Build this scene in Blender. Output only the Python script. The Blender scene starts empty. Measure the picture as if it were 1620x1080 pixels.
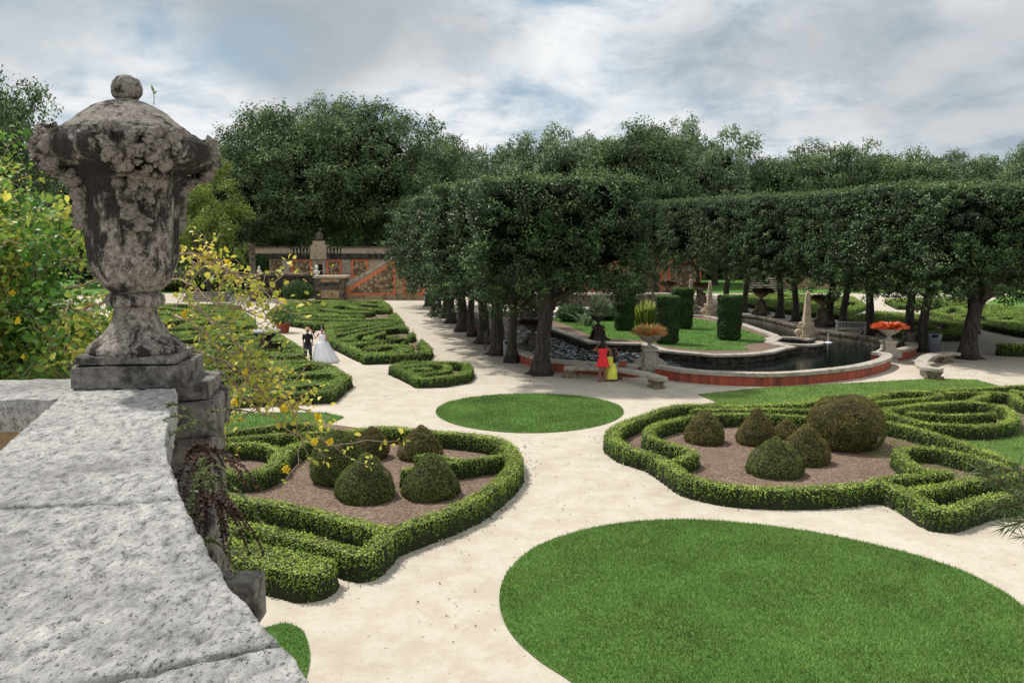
import bpy, bmesh, math, random
import numpy as np
from mathutils import Vector, Matrix
from mathutils.geometry import tessellate_polygon
random.seed(7); RNG = np.random.default_rng(7)
C = bpy.context.scene.collection
PI = math.pi
# ------------------------------------------------------------------ camera numbers
F = 1260.0; HC = 5.5; TH = math.atan(152 / 1260)
CT, ST = math.cos(TH), math.sin(TH)
def at(px, py, z=0.0, d=None):
    """photo pixel -> world point on the level z, or at the distance d ahead"""
    x = (px - 810) / F; u = (540 - py) / F
    v = (x, CT + u * ST, -ST + u * CT)
    t = (z - HC) / v[2] if d is None else d / v[1]
    return Vector((v[0] * t, v[1] * t, HC + v[2] * t))
def depth(p): return p[1] * CT - (p[2] - HC) * ST
def mpp(p): return depth(p) / F
# ------------------------------------------------------------------ numpy noise
def _h(ix, iy, iz, s):
    n = (ix * 374761393 + iy * 668265263 + iz * 2147483647 + s * 974634777) & 0xffffffff
    n = ((n ^ (n >> 13)) * 1274126177) & 0xffffffff
    n = ((n ^ (n >> 16)) * 2246822519) & 0xffffffff
    return ((n >> 8) & 0xffff) / 65535.0
def vnoise(P, s=0):
    P = np.asarray(P, float); i = np.floor(P).astype(np.int64); f = P - i; f = f * f * (3 - 2 * f)
    r = 0
    for a in (0, 1):
        for b in (0, 1):
            for c in (0, 1):
                w = (f[:, 0] if a else 1 - f[:, 0]) * (f[:, 1] if b else 1 - f[:, 1]) * (f[:, 2] if c else 1 - f[:, 2])
                r = r + w * _h(i[:, 0] + a, i[:, 1] + b, i[:, 2] + c, s)
    return r
def fbm(P, o=4, s=0):
    P = np.asarray(P, float); r = 0; a = .5; t = 0
    for k in range(o):
        r = r + a * vnoise(P * (2 ** k) + 17.3 * k, s + k); t += a; a *= .5
    return r / t
def n2(X, Y, sc, o=3, s=0):
    P = np.stack([X.ravel() * sc, Y.ravel() * sc, np.full(X.size, 3.7 + s)], 1)
    return fbm(P, o, s).reshape(X.shape)
# ------------------------------------------------------------------ mesh building
class MB:
    def __init__(s): s.V = []; s.Q = []; s.T = []; s.qm = []; s.tm = []; s.qr = []; s.tr = []; s.n = 0; s.qs = []; s.ts = []
    def add(s, V, Q=None, T=None, m=0, r=None, smooth=False):
        V = np.asarray(V, float).reshape(-1, 3); s.V.append(V)
        for A, L, LM, LR, LS, k in ((Q, s.Q, s.qm, s.qr, s.qs, 4), (T, s.T, s.tm, s.tr, s.ts, 3)):
            if A is None or len(A) == 0: continue
            A = np.asarray(A, np.int64).reshape(-1, k); L.append(A + s.n)
            LM.append(np.full(len(A), m)); LS.append(np.full(len(A), smooth))
            LR.append(np.full(len(A), .5) if r is None else np.asarray(r, float))
        s.n += len(V); return s
    def box(s, c, h, m=0, rz=0, taper=1.0, r=None):
        """centre c, half sizes h"""
        cx, cy, cz = c; hx, hy, hz = h; V = []
        for z, t in ((-1, 1), (1, taper)):
            for x, y in ((-1, -1), (1, -1), (1, 1), (-1, 1)):
                X = x * hx * t; Y = y * hy * t
                V.append((cx + X * math.cos(rz) - Y * math.sin(rz), cy + X * math.sin(rz) + Y * math.cos(rz), cz + z * hz))
        return s.add(V, [(3, 2, 1, 0), (4, 5, 6, 7), (0, 1, 5, 4), (1, 2, 6, 5), (2, 3, 7, 6), (3, 0, 4, 7)], m=m)
    def bx(s, x0, x1, y0, y1, z0, z1, m=0): return s.box(((x0 + x1) / 2, (y0 + y1) / 2, (z0 + z1) / 2), (abs(x1 - x0) / 2, abs(y1 - y0) / 2, abs(z1 - z0) / 2), m)
    def lathe(s, prof, c=(0, 0, 0), n=24, m=0, jit=0, nf=6, smooth=True, square=False, rz=0, flute=0):
        k = len(prof); a = np.linspace(0, 2 * PI, n, endpoint=False)
        R = np.array([p[0] for p in prof]); Z = np.array([p[1] for p in prof])
        rr = np.ones(n)
        if square:
            rr = 1 / np.maximum(abs(np.cos(a)), abs(np.sin(a)))
        if flute: rr = rr * (1 + flute * np.cos(a * 12))
        X = np.outer(R, np.cos(a + rz) * rr); Y = np.outer(R, np.sin(a + rz) * rr); ZZ = np.repeat(Z[:, None], n, 1)
        P = np.stack([X, Y, ZZ], 2).reshape(-1, 3)
        if jit:
            d = (fbm(P * nf + np.array(c) * 3.1, 3) - .5) * 2 * jit
            rad = np.hypot(P[:, 0], P[:, 1]) + 1e-6
            P[:, 0] += P[:, 0] / rad * d; P[:, 1] += P[:, 1] / rad * d
        P += np.array(c)
        i = np.arange(k - 1)[:, None] * n; j = np.arange(n)[None]; j2 = (j + 1) % n
        Q = np.stack([i + j, i + j2, i + n + j2, i + n + j], 2).reshape(-1, 4)
        s.add(P, Q, m=m, smooth=smooth)
        s.add(P[-n:], None, [(0, t, t + 1) for t in range(1, n - 1)], m=m)
        s.add(P[:n], None, [(0, t + 1, t) for t in range(1, n - 1)], m=m)
        return s
    def tube(s, pts, rad, n=7, m=0, jit=0, smooth=True):
        pts = [Vector(p) for p in pts]; V = []
        if not hasattr(rad, '__len__'): rad = [rad] * len(pts)
        up = Vector((0.13, 0.21, 1)).normalized(); prev = None
        for i, p in enumerate(pts):
            t = (pts[min(i + 1, len(pts) - 1)] - pts[max(i - 1, 0)]).normalized()
            if prev is None:
                a = t.cross(Vector((.31, .95, .05)) if abs(t.z) > .8 else up).normalized()
            else:
                a = (prev - t * prev.dot(t)).normalized()
            prev = a; b = t.cross(a)
            for k in range(n):
                w = 2 * PI * k / n; r = rad[i] * (1 + (random.uniform(-jit, jit) if jit else 0))
                V.append(p + a * math.cos(w) * r + b * math.sin(w) * r)
        k = len(pts); Q = [(i * n + j, i * n + (j + 1) % n, (i + 1) * n + (j + 1) % n, (i + 1) * n + j) for i in range(k - 1) for j in range(n)]
        T = [(0, t + 1, t) for t in range(1, n - 1)] + [((k - 1) * n, (k - 1) * n + t, (k - 1) * n + t + 1) for t in range(1, n - 1)]
        return s.add([tuple(v) for v in V], Q, T, m=m, smooth=smooth)
    def blob(s, c, r, n=8, m=0, jit=.2, nf=3, sq=(1, 1, 1)):
        """a knobbly ball"""
        th = np.linspace(0, PI, n + 1); ph = np.linspace(0, 2 * PI, 2 * n, endpoint=False)
        A, B = np.meshgrid(th, ph, indexing='ij')
        P = np.stack([np.sin(A) * np.cos(B), np.sin(A) * np.sin(B), np.cos(A)], 2).reshape(-1, 3)
        d = 1 + (fbm(P * nf + np.array(c) * 7.7, 3) - .5) * 2 * jit
        P = P * d[:, None] * r * np.array(sq) + np.array(c); w = 2 * n
        Q = [(i * w + j, (i + 1) * w + j, (i + 1) * w + (j + 1) % w, i * w + (j + 1) % w) for i in range(n) for j in range(w)]
        return s.add(P, Q, m=m, smooth=True)
    def leaves(s, P, N, size, m=0, asp=.55, tilt=.6, r=None, kite=True):
        """many small leaf faces lying roughly along N"""
        k = len(P); P = np.asarray(P, float)
        N = np.asarray(N, float) + RNG.normal(0, tilt, (k, 3)); N /= np.linalg.norm(N, axis=1)[:, None] + 1e-9
        A = np.cross(N, RNG.normal(0, 1, (k, 3))); A /= np.linalg.norm(A, axis=1)[:, None] + 1e-9
        B = np.cross(N, A)
        L = (size * RNG.uniform(.6, 1.3, k))[:, None]; W = L * asp
        bend = N * L * .15
        V = np.stack([P - A * L * .5, P - B * W * .5 + A * L * .05 + bend, P + A * L * .5, P + B * W * .5 + A * L * .05 + bend], 1).reshape(-1, 3)
        Q = np.arange(4 * k).reshape(-1, 4)
        return s.add(V, Q, m=m, r=RNG.random(k) if r is None else r)
    def blades(s, P, h, w, m=0, lean=.35, r=None):
        k = len(P); P = np.asarray(P, float); a = RNG.uniform(0, 2 * PI, k)
        D = np.stack([np.cos(a), np.sin(a), np.zeros(k)], 1); hh = (h * RNG.uniform(.6, 1.3, k))[:, None]
        up = np.stack([RNG.normal(0, lean, k), RNG.normal(0, lean, k), np.ones(k)], 1) * hh
        V = np.stack([P - D * w / 2, P + D * w / 2, P + up], 1).reshape(-1, 3)
        return s.add(V, None, np.arange(3 * k).reshape(-1, 3), m=m, r=RNG.random(k) if r is None else r)
    def build(s, name, mats, parent=None):
        V = np.concatenate(s.V); nv = len(V)
        L = []; ls = []; mi = []; rr = []; sm = []; off = 0
        for A, M_, R_, S_, k in ((s.Q, s.qm, s.qr, s.qs, 4), (s.T, s.tm, s.tr, s.ts, 3)):
            if not A: continue
            A = np.concatenate(A); L.append(A.ravel()); ls.append(off + np.arange(len(A)) * k); off += A.size
            mi.append(np.concatenate(M_)); rr.append(np.concatenate(R_)); sm.append(np.concatenate(S_))
        L = np.concatenate(L); ls = np.concatenate(ls)
        me = bpy.data.meshes.new(name)
        me.vertices.add(nv); me.vertices.foreach_set('co', V.astype(np.float32).ravel())
        me.loops.add(len(L)); me.loops.foreach_set('vertex_index', L.astype(np.int32))
        me.polygons.add(len(ls)); me.polygons.foreach_set('loop_start', ls.astype(np.int32))
        me.polygons.foreach_set('material_index', np.concatenate(mi).astype(np.int32))
        me.update(calc_edges=True)
        me.polygons.foreach_set('use_smooth', np.concatenate(sm).astype(bool))
        at_ = me.attributes.new('rnd', 'FLOAT', 'FACE'); at_.data.foreach_set('value', np.concatenate(rr).astype(np.float32))
        if not isinstance(mats, (list, tuple)): mats = [mats]
        for m in mats: me.materials.append(m)
        o = bpy.data.objects.new(name, me); C.objects.link(o)
        if parent: o.parent = parent; 
        return o
def tag(o, label=None, cat=None, group=None, kind=None):
    if label: o['label'] = label
    if cat: o['category'] = cat
    if group: o['group'] = group
    if kind: o['kind'] = kind
    return o
def thing(name, loc, label, cat, group=None, rz=0):
    o = bpy.data.objects.new(name, None); C.objects.link(o); o.location = loc; o.rotation_euler = (0, 0, rz)
    o.empty_display_size = .2
    return tag(o, label, cat, group)
def dup(root, loc, rz=0, sc=1, label=None, group=None):
    r = root.copy(); C.objects.link(r); r.location = loc; r.rotation_euler = (0, 0, rz)
    r.scale = sc if hasattr(sc, '__len__') else (sc, sc, sc)
    if label: r['label'] = label
    if group: r['group'] = group
    for ch in list(root.children):
        c = ch.copy(); C.objects.link(c); c.parent = r
        for g in ch.children:
            d = g.copy(); C.objects.link(d); d.parent = c
    return r
# ------------------------------------------------------------------ materials
def mat(name, build):
    m = bpy.data.materials.new(name); m.use_nodes = True; nt = m.node_tree
    b = nt.nodes['Principled BSDF']; build(nt, b); return m
def node(nt, t, **k):
    n = nt.nodes.new(t)
    for a, v in k.items():
        if a in n.inputs.keys() if hasattr(n.inputs, 'keys') else False: n.inputs[a].default_value = v
        else: setattr(n, a, v)
    return n
def coords(nt, obj=True, sc=1.0):
    t = nt.nodes.new('ShaderNodeTexCoord'); mp = nt.nodes.new('ShaderNodeMapping')
    nt.links.new(t.outputs['Object'], mp.inputs[0])
    mp.inputs['Scale'].default_value = sc if hasattr(sc, '__len__') else (sc, sc, sc); return mp.outputs[0]
def noise(nt, co, scale, detail=4, rough=.55, dist=0):
    n = nt.nodes.new('ShaderNodeTexNoise'); n.inputs['Scale'].default_value = scale; n.inputs['Detail'].default_value = detail
    n.inputs['Roughness'].default_value = rough; n.inputs['Distortion'].default_value = dist
    nt.links.new(co, n.inputs['Vector']); return n.outputs['Fac']
def ramp(nt, fac, stops):
    r = nt.nodes.new('ShaderNodeValToRGB'); e = r.color_ramp.elements
    while len(e) > 1: e.remove(e[-1])
    e[0].position = stops[0][0]; e[0].color = (*stops[0][1], 1)
    for p, c in stops[1:]:
        x = e.new(p); x.color = (*c, 1)
    nt.links.new(fac, r.inputs[0]); return r.outputs[0]
def g(v): return (v, v, v)
def mixc(nt, fac, a, b, mode='MIX'):
    n = nt.nodes.new('ShaderNodeMix'); n.data_type = 'RGBA'; n.blend_type = mode
    for i, v in ((0, fac), (6, a), (7, b)):
        if hasattr(v, 'default_value') or hasattr(v, 'is_output'): nt.links.new(v, n.inputs[i])
        else: n.inputs[i].default_value = v if i == 0 else (*v, 1)
    return n.outputs[2]
def math_(nt, op, a, b=None):
    n = nt.nodes.new('ShaderNodeMath'); n.operation = op
    for i, v in enumerate((a, b)):
        if v is None: continue
        if hasattr(v, 'is_output'): nt.links.new(v, n.inputs[i])
        else: n.inputs[i].default_value = v
    return n.outputs[0]
def bump(nt, b, h, s, d):
    n = nt.nodes.new('ShaderNodeBump'); n.inputs['Strength'].default_value = s; n.inputs['Distance'].default_value = d
    nt.links.new(h, n.inputs['Height'])
    if b.inputs['Normal'].is_linked:
        nt.links.new(b.inputs['Normal'].links[0].from_socket, n.inputs['Normal'])
    nt.links.new(n.outputs[0], b.inputs['Normal'])
def leafmat(name, stops, clump=1.2, lo=.55, hi=1.35, rough=.55, trans=.25, spec=.3):
    def f(nt, b):
        a = nt.nodes.new('ShaderNodeAttribute'); a.attribute_name = 'rnd'
        col = ramp(nt, a.outputs['Fac'], stops)
        tc = nt.nodes.new('ShaderNodeNewGeometry')
        k = noise(nt, tc.outputs['Position'], clump, 3)
        v = ramp(nt, k, [(.3, g(lo)), (.7, g(hi))])
        c = mixc(nt, 1.0, col, v, 'MULTIPLY')
        nt.links.new(c, b.inputs['Base Color']); b.inputs['Roughness'].default_value = rough
        b.inputs['Specular IOR Level'].default_value = spec
        if trans:
            t = nt.nodes.new('ShaderNodeBsdfTranslucent'); nt.links.new(c, t.inputs[0])
            mx = nt.nodes.new('ShaderNodeMixShader'); mx.inputs[0].default_value = trans
            nt.links.new(b.outputs[0], mx.inputs[1]); nt.links.new(t.outputs[0], mx.inputs[2])
            nt.links.new(mx.outputs[0], nt.nodes['Material Output'].inputs[0])
    return mat(name, f)
def flat(name, col, rough=.7, var=.25, sc=6, bmp=0, spec=.3, metal=0):
    def f(nt, b):
        co = coords(nt); n_ = noise(nt, co, sc, 5)
        c = mixc(nt, n_, tuple(v * (1 - var) for v in col), tuple(min(1, v * (1 + var)) for v in col))
        nt.links.new(c, b.inputs['Base Color']); b.inputs['Roughness'].default_value = rough
        b.inputs['Specular IOR Level'].default_value = spec; b.inputs['Metallic'].default_value = metal
        if bmp: bump(nt, b, noise(nt, co, sc * 6, 5), 1, bmp)
    return mat(name, f)
def m_gravel(nt, b):
    co = coords(nt)
    big = noise(nt, co, .22, 5, .6); mid = noise(nt, co, 1.6, 6, .65); fine = noise(nt, co, 45, 3, .7)
    c = ramp(nt, big, [(.3, (.40, .345, .27)), (.7, (.50, .445, .365))])
    c = mixc(nt, ramp(nt, mid, [(.40, g(0)), (.58, g(.5))]), c, (.56, .515, .44)); m3 = noise(nt, co, 5.5, 6, .75); c = mixc(nt, ramp(nt, m3, [(.40, g(.2)), (.52, g(0))]), c, (.34, .29, .22))
    c = mixc(nt, ramp(nt, fine, [(.25, g(.45)), (.5, g(0))]), c, (.30, .25, .19))
    sp = noise(nt, co, 9, 2, .5); c = mixc(nt, ramp(nt, sp, [(.67, g(0)), (.72, g(.6))]), c, (.25, .19, .13))
    nt.links.new(c, b.inputs['Base Color']); b.inputs['Roughness'].default_value = .95; b.inputs['Specular IOR Level'].default_value = .1
    bump(nt, b, fine, .7, .012); bump(nt, b, mid, .8, .05)
def m_lawn(nt, b):
    co = coords(nt)
    big = noise(nt, co, .5, 5, .6); fine = noise(nt, co, 30, 4, .7)
    c = ramp(nt, big, [(.3, (.075, .18, .035)), (.7, (.13, .25, .05))])
    c = mixc(nt, ramp(nt, fine, [(.3, g(.6)), (.6, g(0))]), c, (.02, .06, .01))
    nt.links.new(c, b.inputs['Base Color']); b.inputs['Roughness'].default_value = .9; b.inputs['Specular IOR Level'].default_value = .15
    bump(nt, b, fine, 1, .03)
def m_mulch(nt, b):
    co = coords(nt)
    a = noise(nt, co, 1.2, 4); f_ = noise(nt, coords(nt, sc=(1, 1.7, 1)), 15, 6, .85)
    c = ramp(nt, f_, [(.34, (.03, .02, .014)), (.48, (.17, .115, .085)), (.57, (.30, .215, .165)), (.66, (.62, .54, .45))])
    c = mixc(nt, ramp(nt, a, [(.35, g(.3)), (.65, g(0))]), c, (.08, .05, .035))
    nt.links.new(c, b.inputs['Base Color']); b.inputs['Roughness'].default_value = .95; b.inputs['Specular IOR Level'].default_value = .1
    bump(nt, b, f_, 1, .03)
def stonemat(name, base, dark, light, sc=1.0, dk=(.50, .66), bm=.012, pit=.5, streak=False):
    def f(nt, b):
        co = coords(nt)
        cs = coords(nt, sc=(1, 1, .35)) if streak else co
        a = noise(nt, cs, 5 * sc, 7, .65); p = noise(nt, co, 60 * sc, 5, .7); w = noise(nt, co, 17 * sc, 6, .7)
        c = ramp(nt, w, [(.3, tuple(v * .72 for v in base)), (.52, base), (.72, light)])
        c = mixc(nt, ramp(nt, a, [(dk[0], g(0)), (dk[1], g(.92))]), c, dark)
        c = mixc(nt, ramp(nt, p, [(.30, g(pit)), (.46, g(0))]), c, tuple(v * .5 for v in dark))
        nt.links.new(c, b.inputs['Base Color']); b.inputs['Roughness'].default_value = .93; b.inputs['Specular IOR Level'].default_value = .15
        bump(nt, b, p, 1, bm * .7); bump(nt, b, w, 1, bm * 1.5)
    return mat(name, f)
def m_coping(nt, b):
    co = coords(nt); cs = coords(nt, sc=(1.0, .55, 1))
    a = noise(nt, co, 2.6, 8, .7); w = noise(nt, cs, 34, 7, .74, .2); p = noise(nt, cs, 120, 5, .8); q = noise(nt, co, 9, 6, .7)
    c = ramp(nt, w, [(.33, (.14, .135, .13)), (.43, (.34, .335, .32)), (.54, (.50, .49, .465)), (.68, (.64, .63, .60))])
    c = mixc(nt, ramp(nt, a, [(.48, g(0)), (.66, g(.6))]), c, (.17, .165, .16))
    c = mixc(nt, ramp(nt, q, [(.56, g(0)), (.74, g(.6))]), c, (.56, .56, .53))
    c = mixc(nt, ramp(nt, p, [(.38, g(.9)), (.455, g(0))]), c, (.05, .048, .045))
    nt.links.new(c, b.inputs['Base Color']); b.inputs['Roughness'].default_value = .95; b.inputs['Specular IOR Level'].default_value = .12
    bump(nt, b, p, 1, .005); bump(nt, b, w, 1, .014)
def m_red(nt, b):
    co = coords(nt, sc=(1, 1, .12)); a = noise(nt, co, 5, 6, .7); q = noise(nt, coords(nt), 2, 4)
    c = ramp(nt, a, [(.3, (.05, .022, .016)), (.45, (.24, .05, .028)), (.62, (.40, .085, .04)), (.8, (.36, .22, .15))])
    c = mixc(nt, ramp(nt, q, [(.5, g(0)), (.8, g(.6))]), c, (.07, .045, .035))
    nt.links.new(c, b.inputs['Base Color']); b.inputs['Roughness'].default_value = .8
def m_rubble(nt, b):
    co = coords(nt); v = nt.nodes.new('ShaderNodeTexVoronoi'); v.inputs['Scale'].default_value = 3.2; nt.links.new(co, v.inputs['Vector'])
    a = ramp(nt, v.outputs['Color'], [(.2, (.16, .11, .06)), (.5, (.34, .23, .12)), (.8, (.46, .36, .22))])
    e = ramp(nt, v.outputs['Distance'], [(.2, g(0)), (.55, g(.7))])
    c = mixc(nt, e, a, (.08, .055, .035)); nt.links.new(c, b.inputs['Base Color']); b.inputs['Roughness'].default_value = .95
    bump(nt, b, v.outputs['Distance'], 1, -.08)
def m_water(nt, b):
    co = coords(nt); n_ = noise(nt, co, 4.6, 4, .6, .6); n_b = noise(nt, co, .35, 2)
    b.inputs['Base Color'].default_value = (.006, .009, .008, 1); b.inputs['Roughness'].default_value = .05; b.inputs['IOR'].default_value = 1.33
    sx = nt.nodes.new('ShaderNodeSeparateXYZ'); nt.links.new(co, sx.inputs[0])
    k = nt.nodes.new('ShaderNodeMapRange'); nt.links.new(sx.outputs[0], k.inputs[0])
    k.inputs[1].default_value = 5.2; k.inputs[2].default_value = 7.8; k.inputs[3].default_value = 1.0; k.inputs[4].default_value = .012
    h = math_(nt, 'MULTIPLY', n_, k.outputs[0]); bump(nt, b, h, 1, .6)
    fl = noise(nt, coords(nt, sc=(1, .55, 1)), 5.5, 3, .7, 1.0); fr = ramp(nt, fl, [(.53, g(0)), (.60, g(1))]); mk = math_(nt, 'MULTIPLY', fr, k.outputs[0])  # white flecks painted into the water colour stand in for glints on ripples
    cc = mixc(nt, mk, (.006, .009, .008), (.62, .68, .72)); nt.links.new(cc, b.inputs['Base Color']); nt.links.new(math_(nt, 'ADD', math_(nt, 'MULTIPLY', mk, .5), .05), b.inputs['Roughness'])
def m_bark(nt, b):
    co = coords(nt, sc=(1, 1, .25)); a = noise(nt, co, 9, 6, .7); q = noise(nt, coords(nt), 1.1, 3)
    c = ramp(nt, a, [(.34, (.010, .008, .007)), (.52, (.042, .034, .027)), (.7, (.12, .10, .08))])
    c = mixc(nt, ramp(nt, q, [(.45, g(0)), (.7, g(.4))]), c, (.085, .07, .055))
    nt.links.new(c, b.inputs['Base Color']); b.inputs['Roughness'].default_value = .95; bump(nt, b, a, 1, .05)
M = {}
M['gravel'] = mat('gravel', m_gravel); M['lawn'] = mat('lawn', m_lawn); M['mulch'] = mat('mulch', m_mulch)
M['coping'] = mat('coping', m_coping); M['red'] = mat('red_wall', m_red); M['rubble'] = mat('rubble', m_rubble)
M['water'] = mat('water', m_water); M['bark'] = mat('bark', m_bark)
M['urn'] = stonemat('urn_stone', (.37, .325, .285), (.035, .031, .029), (.60, .54, .48), 2.6, (.50, .59), .014, .9, True)
def m_urnbody(nt, b):
    tcc = nt.nodes.new('ShaderNodeTexCoord'); sx = nt.nodes.new('ShaderNodeSeparateXYZ'); nt.links.new(tcc.outputs['Object'], sx.inputs[0])
    co = coords(nt); cs = coords(nt, sc=(1, 1, .4))
    a = noise(nt, cs, 11, 8, .72, .4); p = noise(nt, co, 95, 5, .75); w = noise(nt, co, 38, 7, .75); q = noise(nt, co, 5, 4, .6)
    zr = nt.nodes.new('ShaderNodeMapRange'); nt.links.new(sx.outputs[2], zr.inputs[0]); zr.inputs[1].default_value = .45; zr.inputs[2].default_value = .85; zr.inputs[3].default_value = 0; zr.inputs[4].default_value = .10
    c = ramp(nt, w, [(.34, (.13, .115, .10)), (.46, (.33, .29, .25)), (.56, (.50, .45, .395)), (.68, (.68, .63, .56))])
    k = math_(nt, 'ADD', math_(nt, 'ADD', math_(nt, 'MULTIPLY', a, .75), math_(nt, 'MULTIPLY', q, .25)), zr.outputs[0])
    c = mixc(nt, ramp(nt, k, [(.50, g(0)), (.565, g(.93))]), c, (.032, .029, .028))
    c = mixc(nt, ramp(nt, p, [(.38, g(.9)), (.46, g(0))]), c, (.02, .018, .017))
    nt.links.new(c, b.inputs['Base Color']); b.inputs['Roughness'].default_value = .93; b.inputs['Specular IOR Level'].default_value = .12
    bump(nt, b, p, 1, .010); bump(nt, b, w, 1, .022)
M['urnbody'] = mat('urn_body_stone', m_urnbody)
M['pier'] = stonemat('pier_stone', (.32, .295, .265), (.06, .055, .05), (.52, .49, .45), 2.2, (.45, .62), .014, .7)
M['shell'] = stonemat('shell_stone', (.44, .39, .34), (.04, .036, .032), (.70, .65, .58), 3.0, (.51, .60), .02, .85)
M['stone'] = stonemat('pale_stone', (.42, .37, .30), (.09, .08, .065), (.56, .52, .45), .6, (.52, .70), .01, .4)
M['rim'] = stonemat('rim_stone', (.40, .36, .30), (.14, .12, .10), (.56, .53, .47), .5, (.50, .72), .01, .4)
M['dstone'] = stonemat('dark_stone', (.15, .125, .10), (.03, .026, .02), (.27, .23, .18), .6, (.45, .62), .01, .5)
M['bleg'] = stonemat('bench_leg_stone', (.24, .19, .13), (.05, .04, .03), (.40, .34, .26), 1.2, (.48, .66), .01, .5)
M['ochre'] = stonemat('ochre_stone', (.38, .27, .15), (.07, .055, .04), (.50, .40, .27), .35, (.5, .68), .01, .3)
M['tanstone'] = stonemat('tan_stone', (.44, .35, .25), (.08, .065, .05), (.56, .48, .37), .35, (.54, .70), .01, .3)
M['blackstone'] = stonemat('stained_stone', (.07, .06, .05), (.015, .013, .012), (.15, .13, .11), .5, (.45, .6), .01, .3)
M['orange'] = flat('orange_plaster', (.66, .19, .09), .9, .35, 2)
M['inner'] = stonemat('basin_wall', (.10, .085, .065), (.02, .018, .014), (.18, .15, .11), .8, (.42, .58), .01, .4)
M['hedge_in'] = flat('hedge_core', (.020, .026, .009), .95, .4, 5)
M['twig'] = flat('twig', (.13, .085, .055), .9, .35, 12)
M['vinewood'] = flat('vine_wood', (.32, .235, .175), .85, .4, 14)
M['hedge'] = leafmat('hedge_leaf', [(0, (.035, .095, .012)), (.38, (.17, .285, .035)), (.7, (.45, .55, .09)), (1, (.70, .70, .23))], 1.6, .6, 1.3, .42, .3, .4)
M['hedge_far'] = leafmat('hedge_far_leaf', [(0, (.03, .085, .012)), (.5, (.18, .30, .045)), (1, (.50, .60, .14))], .9, .62, 1.3, .5, .25, .3)
M['topiary'] = leafmat('topiary_leaf', [(0, (.026, .038, .011)), (.45, (.13, .135, .034)), (.8, (.27, .21, .065)), (1, (.40, .28, .12))], 2.6, .62, 1.35, .6, .15)
M['topiary_green'] = leafmat('topiary_green_leaf', [(0, (.022, .048, .012)), (.5, (.11, .165, .035)), (.85, (.23, .26, .065)), (1, (.36, .31, .12))], 2.6, .65, 1.3, .6, .15)
M['topiary_in'] = flat('topiary_core', (.028, .028, .012), .95, .4, 5)
M['oak'] = leafmat('oak_leaf', [(0, (.008, .024, .008)), (.45, (.023, .060, .014)), (.8, (.078, .142, .033)), (1, (.25, .35, .11))], .7, .5, 1.45, .45, .15, .45)  # deep shade and highlights of the foliage put into the colour range
M['oak_in'] = leafmat('oak_inner', [(0, (.003, .006, .002)), (1, (.008, .016, .005))], .6, .6, 1.2, .8, 0, .1)  # near black inner leaves, shade inside the crown put into the colour
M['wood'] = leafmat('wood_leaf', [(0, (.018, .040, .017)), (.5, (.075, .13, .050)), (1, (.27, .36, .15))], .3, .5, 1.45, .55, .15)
M['wood_pale'] = leafmat('wood_pale_leaf', [(0, (.055, .095, .05)), (.6, (.16, .235, .115)), (1, (.36, .43, .25))], .3, .6, 1.3, .55, .2)  # wood greens lightened, distance haze put into the leaf colour
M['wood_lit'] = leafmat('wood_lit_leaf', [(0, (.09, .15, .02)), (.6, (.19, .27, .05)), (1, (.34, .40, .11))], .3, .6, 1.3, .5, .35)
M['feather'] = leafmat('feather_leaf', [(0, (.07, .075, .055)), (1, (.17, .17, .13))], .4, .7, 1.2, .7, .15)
M['column'] = leafmat('column_leaf', [(0, (.012, .04, .010)), (.6, (.03, .075, .016)), (1, (.07, .14, .03))], 1.5, .6, 1.3, .5, .15)
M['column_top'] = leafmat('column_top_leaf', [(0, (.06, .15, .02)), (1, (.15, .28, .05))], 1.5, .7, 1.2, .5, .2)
M['shrub'] = leafmat('shrub_leaf', [(0, (.02, .065, .012)), (.6, (.05, .13, .025)), (1, (.10, .21, .045))], 1.2, .6, 1.3, .45, .2, .4)
M['vine'] = leafmat('vine_leaf', [(0, (.035, .12, .02)), (.4, (.12, .27, .04)), (.75, (.34, .42, .07)), (1, (.62, .58, .10))], 2.2, .65, 1.3, .45, .4, .4)
M['vine_yellow'] = leafmat('vine_yellow_leaf', [(0, (.12, .23, .03)), (.35, (.42, .46, .06)), (1, (.85, .70, .10))], 3, .75, 1.2, .45, .4, .4)
M['petal'] = leafmat('yellow_petal', [(0, (.75, .50, .02)), (1, (.90, .72, .06))], 5, .9, 1.1, .5, .3)
M['blade'] = leafmat('grass_blade', [(0, (.075, .165, .032)), (.55, (.165, .30, .066)), (1, (.36, .46, .16))], .7, .66, 1.25, .55, .25, .25)
M['blade_dry'] = leafmat('grass_blade_dry', [(0, (.14, .22, .05)), (.6, (.25, .33, .09)), (1, (.42, .43, .17))], .9, .72, 1.25, .6, .25, .25)
M['brom'] = leafmat('bromeliad_leaf', [(0, (.40, .44, .12)), (.3, (.80, .66, .26)), (.5, (.90, .34, .12)), (.7, (.85, .24, .08)), (1, (.92, .84, .60))], 5, .75, 1.2, .45, .25)
M['brom_orange'] = leafmat('orange_bromeliad', [(0, (.45, .07, .03)), (.6, (.80, .15, .05)), (1, (.85, .35, .15))], 5, .75, 1.2, .45, .25)
M['brom_brown'] = leafmat('brown_bromeliad', [(0, (.05, .05, .02)), (1, (.17, .10, .04))], 5, .75, 1.2, .55, .1)
M['reed'] = leafmat('striped_leaf', [(0, (.05, .12, .025)), (.5, (.20, .28, .05)), (1, (.60, .52, .14))], 2, .7, 1.2, .5, .3)
M['needle'] = leafmat('needle_leaf', [(0, (.05, .085, .03)), (.6, (.10, .15, .05)), (1, (.20, .25, .09))], 4, .7, 1.2, .5, .2, .4)
M['fern'] = leafmat('fern_leaf', [(0, (.035, .07, .015)), (.6, (.09, .12, .03)), (1, (.22, .20, .07))], 4, .6, 1.3, .6, .2)
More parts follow.
